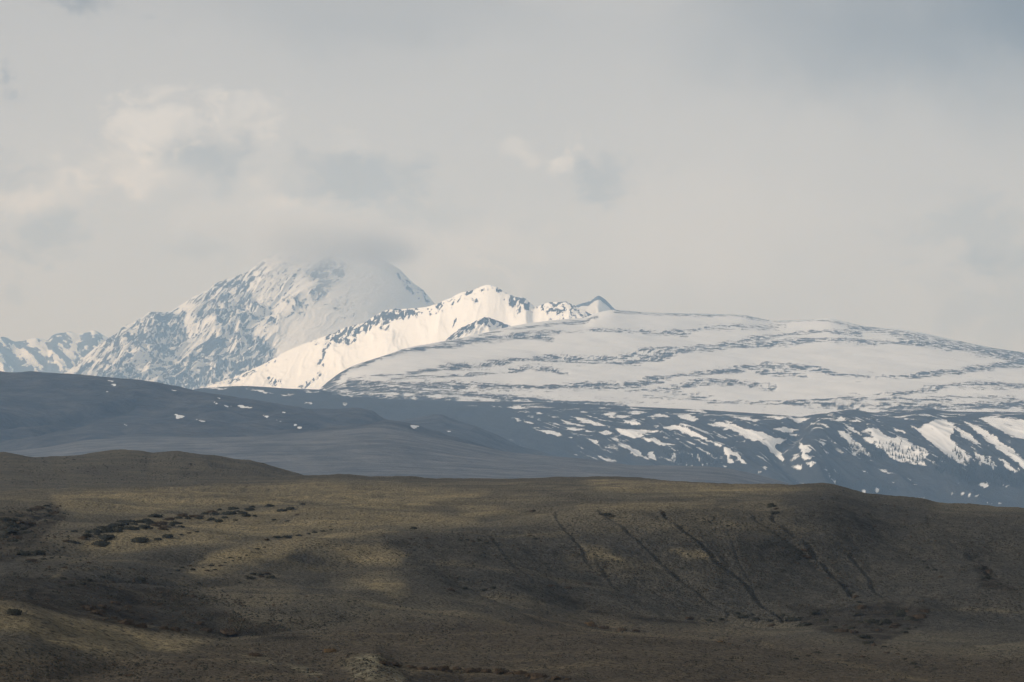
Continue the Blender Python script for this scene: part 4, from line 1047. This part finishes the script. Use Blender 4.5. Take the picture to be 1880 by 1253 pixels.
def conifer_arrays(seed):
    """unit-height conifer: tapered trunk and six ragged whorls of boughs."""
    r = np.random.default_rng(seed)
    V, T, M = [], [], []
    for (z0, r0) in ((-0.06, 0.022), (0.55, 0.012)):
        for k in range(5):
            V.append((r0 * math.cos(k * 1.2566), r0 * math.sin(k * 1.2566), z0))
    for k in range(5):
        n = (k + 1) % 5
        T += [(k, n, 5 + n), (k, 5 + n, 5 + k)]; M += [1, 1]
    for w_ in range(6):
        zb = 0.12 + w_ * 0.135 + r.uniform(-.015, .015); rad = 0.20 * (1 - w_ / 6.6) * r.uniform(0.85, 1.15); h = 0.24
        i0 = len(V); V.append((r.normal() * .006, r.normal() * .006, min(zb + h, 1.0)))
        S = 9
        for k in range(S):
            q = rad * (1.12 if k % 2 else 0.58) * r.uniform(0.75, 1.2)
            an = 2 * math.pi * k / S + r.uniform(-.2, .2)
            V.append((q * math.cos(an), q * math.sin(an), zb - (0.03 if k % 2 else -0.02) + r.uniform(-.015, .015)))
        for k in range(S):
            T.append((i0, i0 + 1 + k, i0 + 1 + (k + 1) % S)); M.append(0)
    return np.array(V, np.float32), np.array(T, np.int32), np.array(M, np.int32)


CONIFER = [conifer_arrays(300 + s) for s in range(4)]
CONIFER_ME = [tri_mesh('conifer', v, t, [needle, bark], m) for v, t, m in CONIFER]
def k5(l): return [(1380 + u / 3.76, 700 + v / 3.76) for u, v in l]
def k4(l): return [(900 + u / 3.76, 700 + v / 3.76) for u, v in l]
GROVES = [  # polygon, individuals, mass, label, group
    (k5([(620, 430), (830, 470), (960, 545), (860, 560), (720, 520), (630, 480)]), 60, 60, 'conifer left of broad snow gully', 'conifers left of the broad snow gully'),
    (k5([(860, 440), (1010, 420), (1200, 480), (1240, 590), (1100, 590), (960, 550), (880, 500)]), 90, 30, 'conifer on broad snow gully', 'conifers on the broad snow gully'),
    (k5([(1240, 500), (1400, 540), (1520, 590), (1700, 600), (1880, 650), (1960, 720), (1700, 730), (1450, 690), (1250, 620)]), 60, 620, 'conifer in dense wood at right edge', 'conifers of the dense right wood'),
    (k5([(1380, 470), (1520, 520), (1640, 540), (1720, 600), (1560, 610), (1440, 570)]), 35, 40, 'conifer below right snow gully', 'conifers below the right snow gully'),
    (k5([(500, 620), (620, 640), (700, 690), (1030, 730), (900, 790), (680, 780), (540, 720)]), 30, 120, 'conifer in hazy wood low on hillside', 'conifers low on the hillside'),
    (k4([(1170, 480), (1340, 450), (1560, 510), (1620, 570), (1400, 610), (1270, 580)]), 25, 140, 'conifer in hazy wood above plain edge', 'conifers above the plain edge'),
]
VV, TT, MI, off = [], [], [], 0
for poly, n_obj, n_mass, label, group in GROVES:
    q = np.array(poly); made = 0; mine = []
    n = 8000
    ca, cb = RNG.uniform(q[:, 0].min(), q[:, 0].max(), n), RNG.uniform(q[:, 1].min(), q[:, 1].max(), n)
    ok = (gnoise(ca / 12.0, cb / 9.0, 223) > RNG.uniform(-0.6, 0.25, n)) & (poly_sd(poly, ca, cb) + RNG.normal(size=n) * 2.0 > 0)
    for a, b in zip(ca[ok], cb[ok]):
        if made >= n_obj + n_mass:
            break
        p = pick_c(a, b)
        if p is None:
            continue
        hgt = RNG.uniform(7.0, 15.0); s = int(RNG.integers(4)); an = RNG.uniform(0, 6.28); wdt = hgt * RNG.uniform(0.8, 1.15)
        if made < n_obj:
            o = bpy.data.objects.new('conifer_tree', CONIFER_ME[s]); COL.objects.link(o)
            o.location = p; o.scale = (wdt, wdt, hgt); o.rotation_euler = (0, 0, an)
            o['category'] = 'tree'; o['group'] = group; mine.append((a, b, o))
        else:
            v, t, m = CONIFER[s]
            v = v * np.array([wdt, wdt, hgt], np.float32)
            v = np.stack([v[:, 0] * math.cos(an) - v[:, 1] * math.sin(an), v[:, 0] * math.sin(an) + v[:, 1] * math.cos(an), v[:, 2]], 1)
            VV.append(v + np.array(p, np.float32)); TT.append(t + off); MI.append(m); off += len(v)
        made += 1
    for (a, b, o), place in zip(mine, places(mine, 18)):
        o['label'] = 'dark ' + label + ', ' + place
me = tri_mesh('conifer_wood', np.vstack(VV), np.vstack(TT), [needle, bark], np.concatenate(MI))
o = bpy.data.objects.new('conifer_wood', me); COL.objects.link(o)
o['kind'] = 'stuff'; o['label'] = 'dark conifer wood covering the lower hillside at right'; o['category'] = 'wood'

# ------------------------------------------------------------------ cloud on the summit
def cloud(name, centre, size, density, label, seed):
    import bmesh
    bm = bmesh.new()
    bmesh.ops.create_icosphere(bm, subdivisions=3, radius=1.0)
    r = np.random.default_rng(seed)
    for v in bm.verts:
        n = float(fbm(np.array([v.co.x * 1.6 + v.co.y + seed]), np.array([v.co.z * 1.6 + v.co.y]), 3, seed)[0])
        v.co *= 1 + 0.25 * n
    me = bpy.data.meshes.new(name); bm.to_mesh(me); bm.free(); me.shade_smooth()
    o = bpy.data.objects.new(name, me); COL.objects.link(o)
    o.location = centre; o.scale = size
    m = bpy.data.materials.new(name); m.use_nodes = True
    t = NT(m.node_tree)
    out = t.n('ShaderNodeOutputMaterial'); vol = t.n('ShaderNodeVolumePrincipled')
    vol.inputs['Color'].default_value = (0.97, 0.98, 0.99, 1)
    vol.inputs['Anisotropy'].default_value = 0.0
    tc = t.n('ShaderNodeTexCoord').outputs['Object']
    pos = t.n('ShaderNodeNewGeometry').outputs['Position']
    n1 = t.noise(pos, 1 / 430.0, 4.0, 0.6, 0.5)
    r = t.vmath('LENGTH', tc, out=1)
    edge = t.step(r, 0.15, 0.98, 1.0, 0.0)
    d = t.math('ADD', edge, t.math('MULTIPLY', t.math('SUBTRACT', n1, 0.5), 2.0))
    d = t.math('MULTIPLY', t.step(d, 0.0, 1.15), t.step(r, 0.30, 0.97, 1.0, 0.0))
    t.put(vol.inputs['Density'], t.math('MULTIPLY', d, density))
    t.t.links.new(vol.outputs[0], out.inputs['Volume'])
    me.materials.append(m)
    o['label'] = label; o['category'] = 'cloud'
    return o


def at(px, py, Y):
    return ((px - CX) / F * Y, Y, (HZ - py) / F * Y)


cloud('cloud', at(590, 440, 20500), (1050, 750, 380), 0.0040, 'grey cloud wrapped round the top of the highest mountain', 5)
cloud('cloud', at(700, 458, 20800), (480, 600, 190), 0.0030, 'tail of cloud trailing off the right shoulder of the highest mountain', 12)
cloud('cloud', at(655, 525, 20000), (560, 420, 330), 0.0013, 'thin veil of cloud drifting down the right face of the highest mountain', 9)
cloud('cloud', at(430, 405, 20900), (900, 700, 300), 0.0018, 'pale wisp of cloud left of and above the highest mountain', 15)

# ------------------------------------------------------------------ the air
bx0, bx1, by0, by1, bz0, bz1 = -22500, 22500, -4500, 32500, -484, 2300
V = [(a, b, c) for a in (bx0, bx1) for b in (by0, by1) for c in (bz0, bz1)]
FA = [(0, 1, 3, 2), (4, 6, 7, 5), (0, 4, 5, 1), (2, 3, 7, 6), (0, 2, 6, 4), (1, 5, 7, 3)]
me = bpy.data.meshes.new('haze'); me.from_pydata(V, [], FA); me.update()
hz = bpy.data.objects.new('haze', me); COL.objects.link(hz)
m = bpy.data.materials.new('haze'); m.use_nodes = True
t = NT(m.node_tree)
out = t.n('ShaderNodeOutputMaterial'); vol = t.n('ShaderNodeVolumePrincipled')
vol.inputs['Color'].default_value = (0.42, 0.66, 1.0, 1)
vol.inputs['Absorption Color'].default_value = (1, 1, 1, 1)
vol.inputs['Density'].default_value = 5.6e-5
vol.inputs['Anisotropy'].default_value = 0.0
t.t.links.new(vol.outputs[0], out.inputs['Volume'])
me.materials.append(m)
hz['kind'] = 'stuff'; hz['label'] = 'thin blue haze filling the air of the valley'; hz['category'] = 'haze'
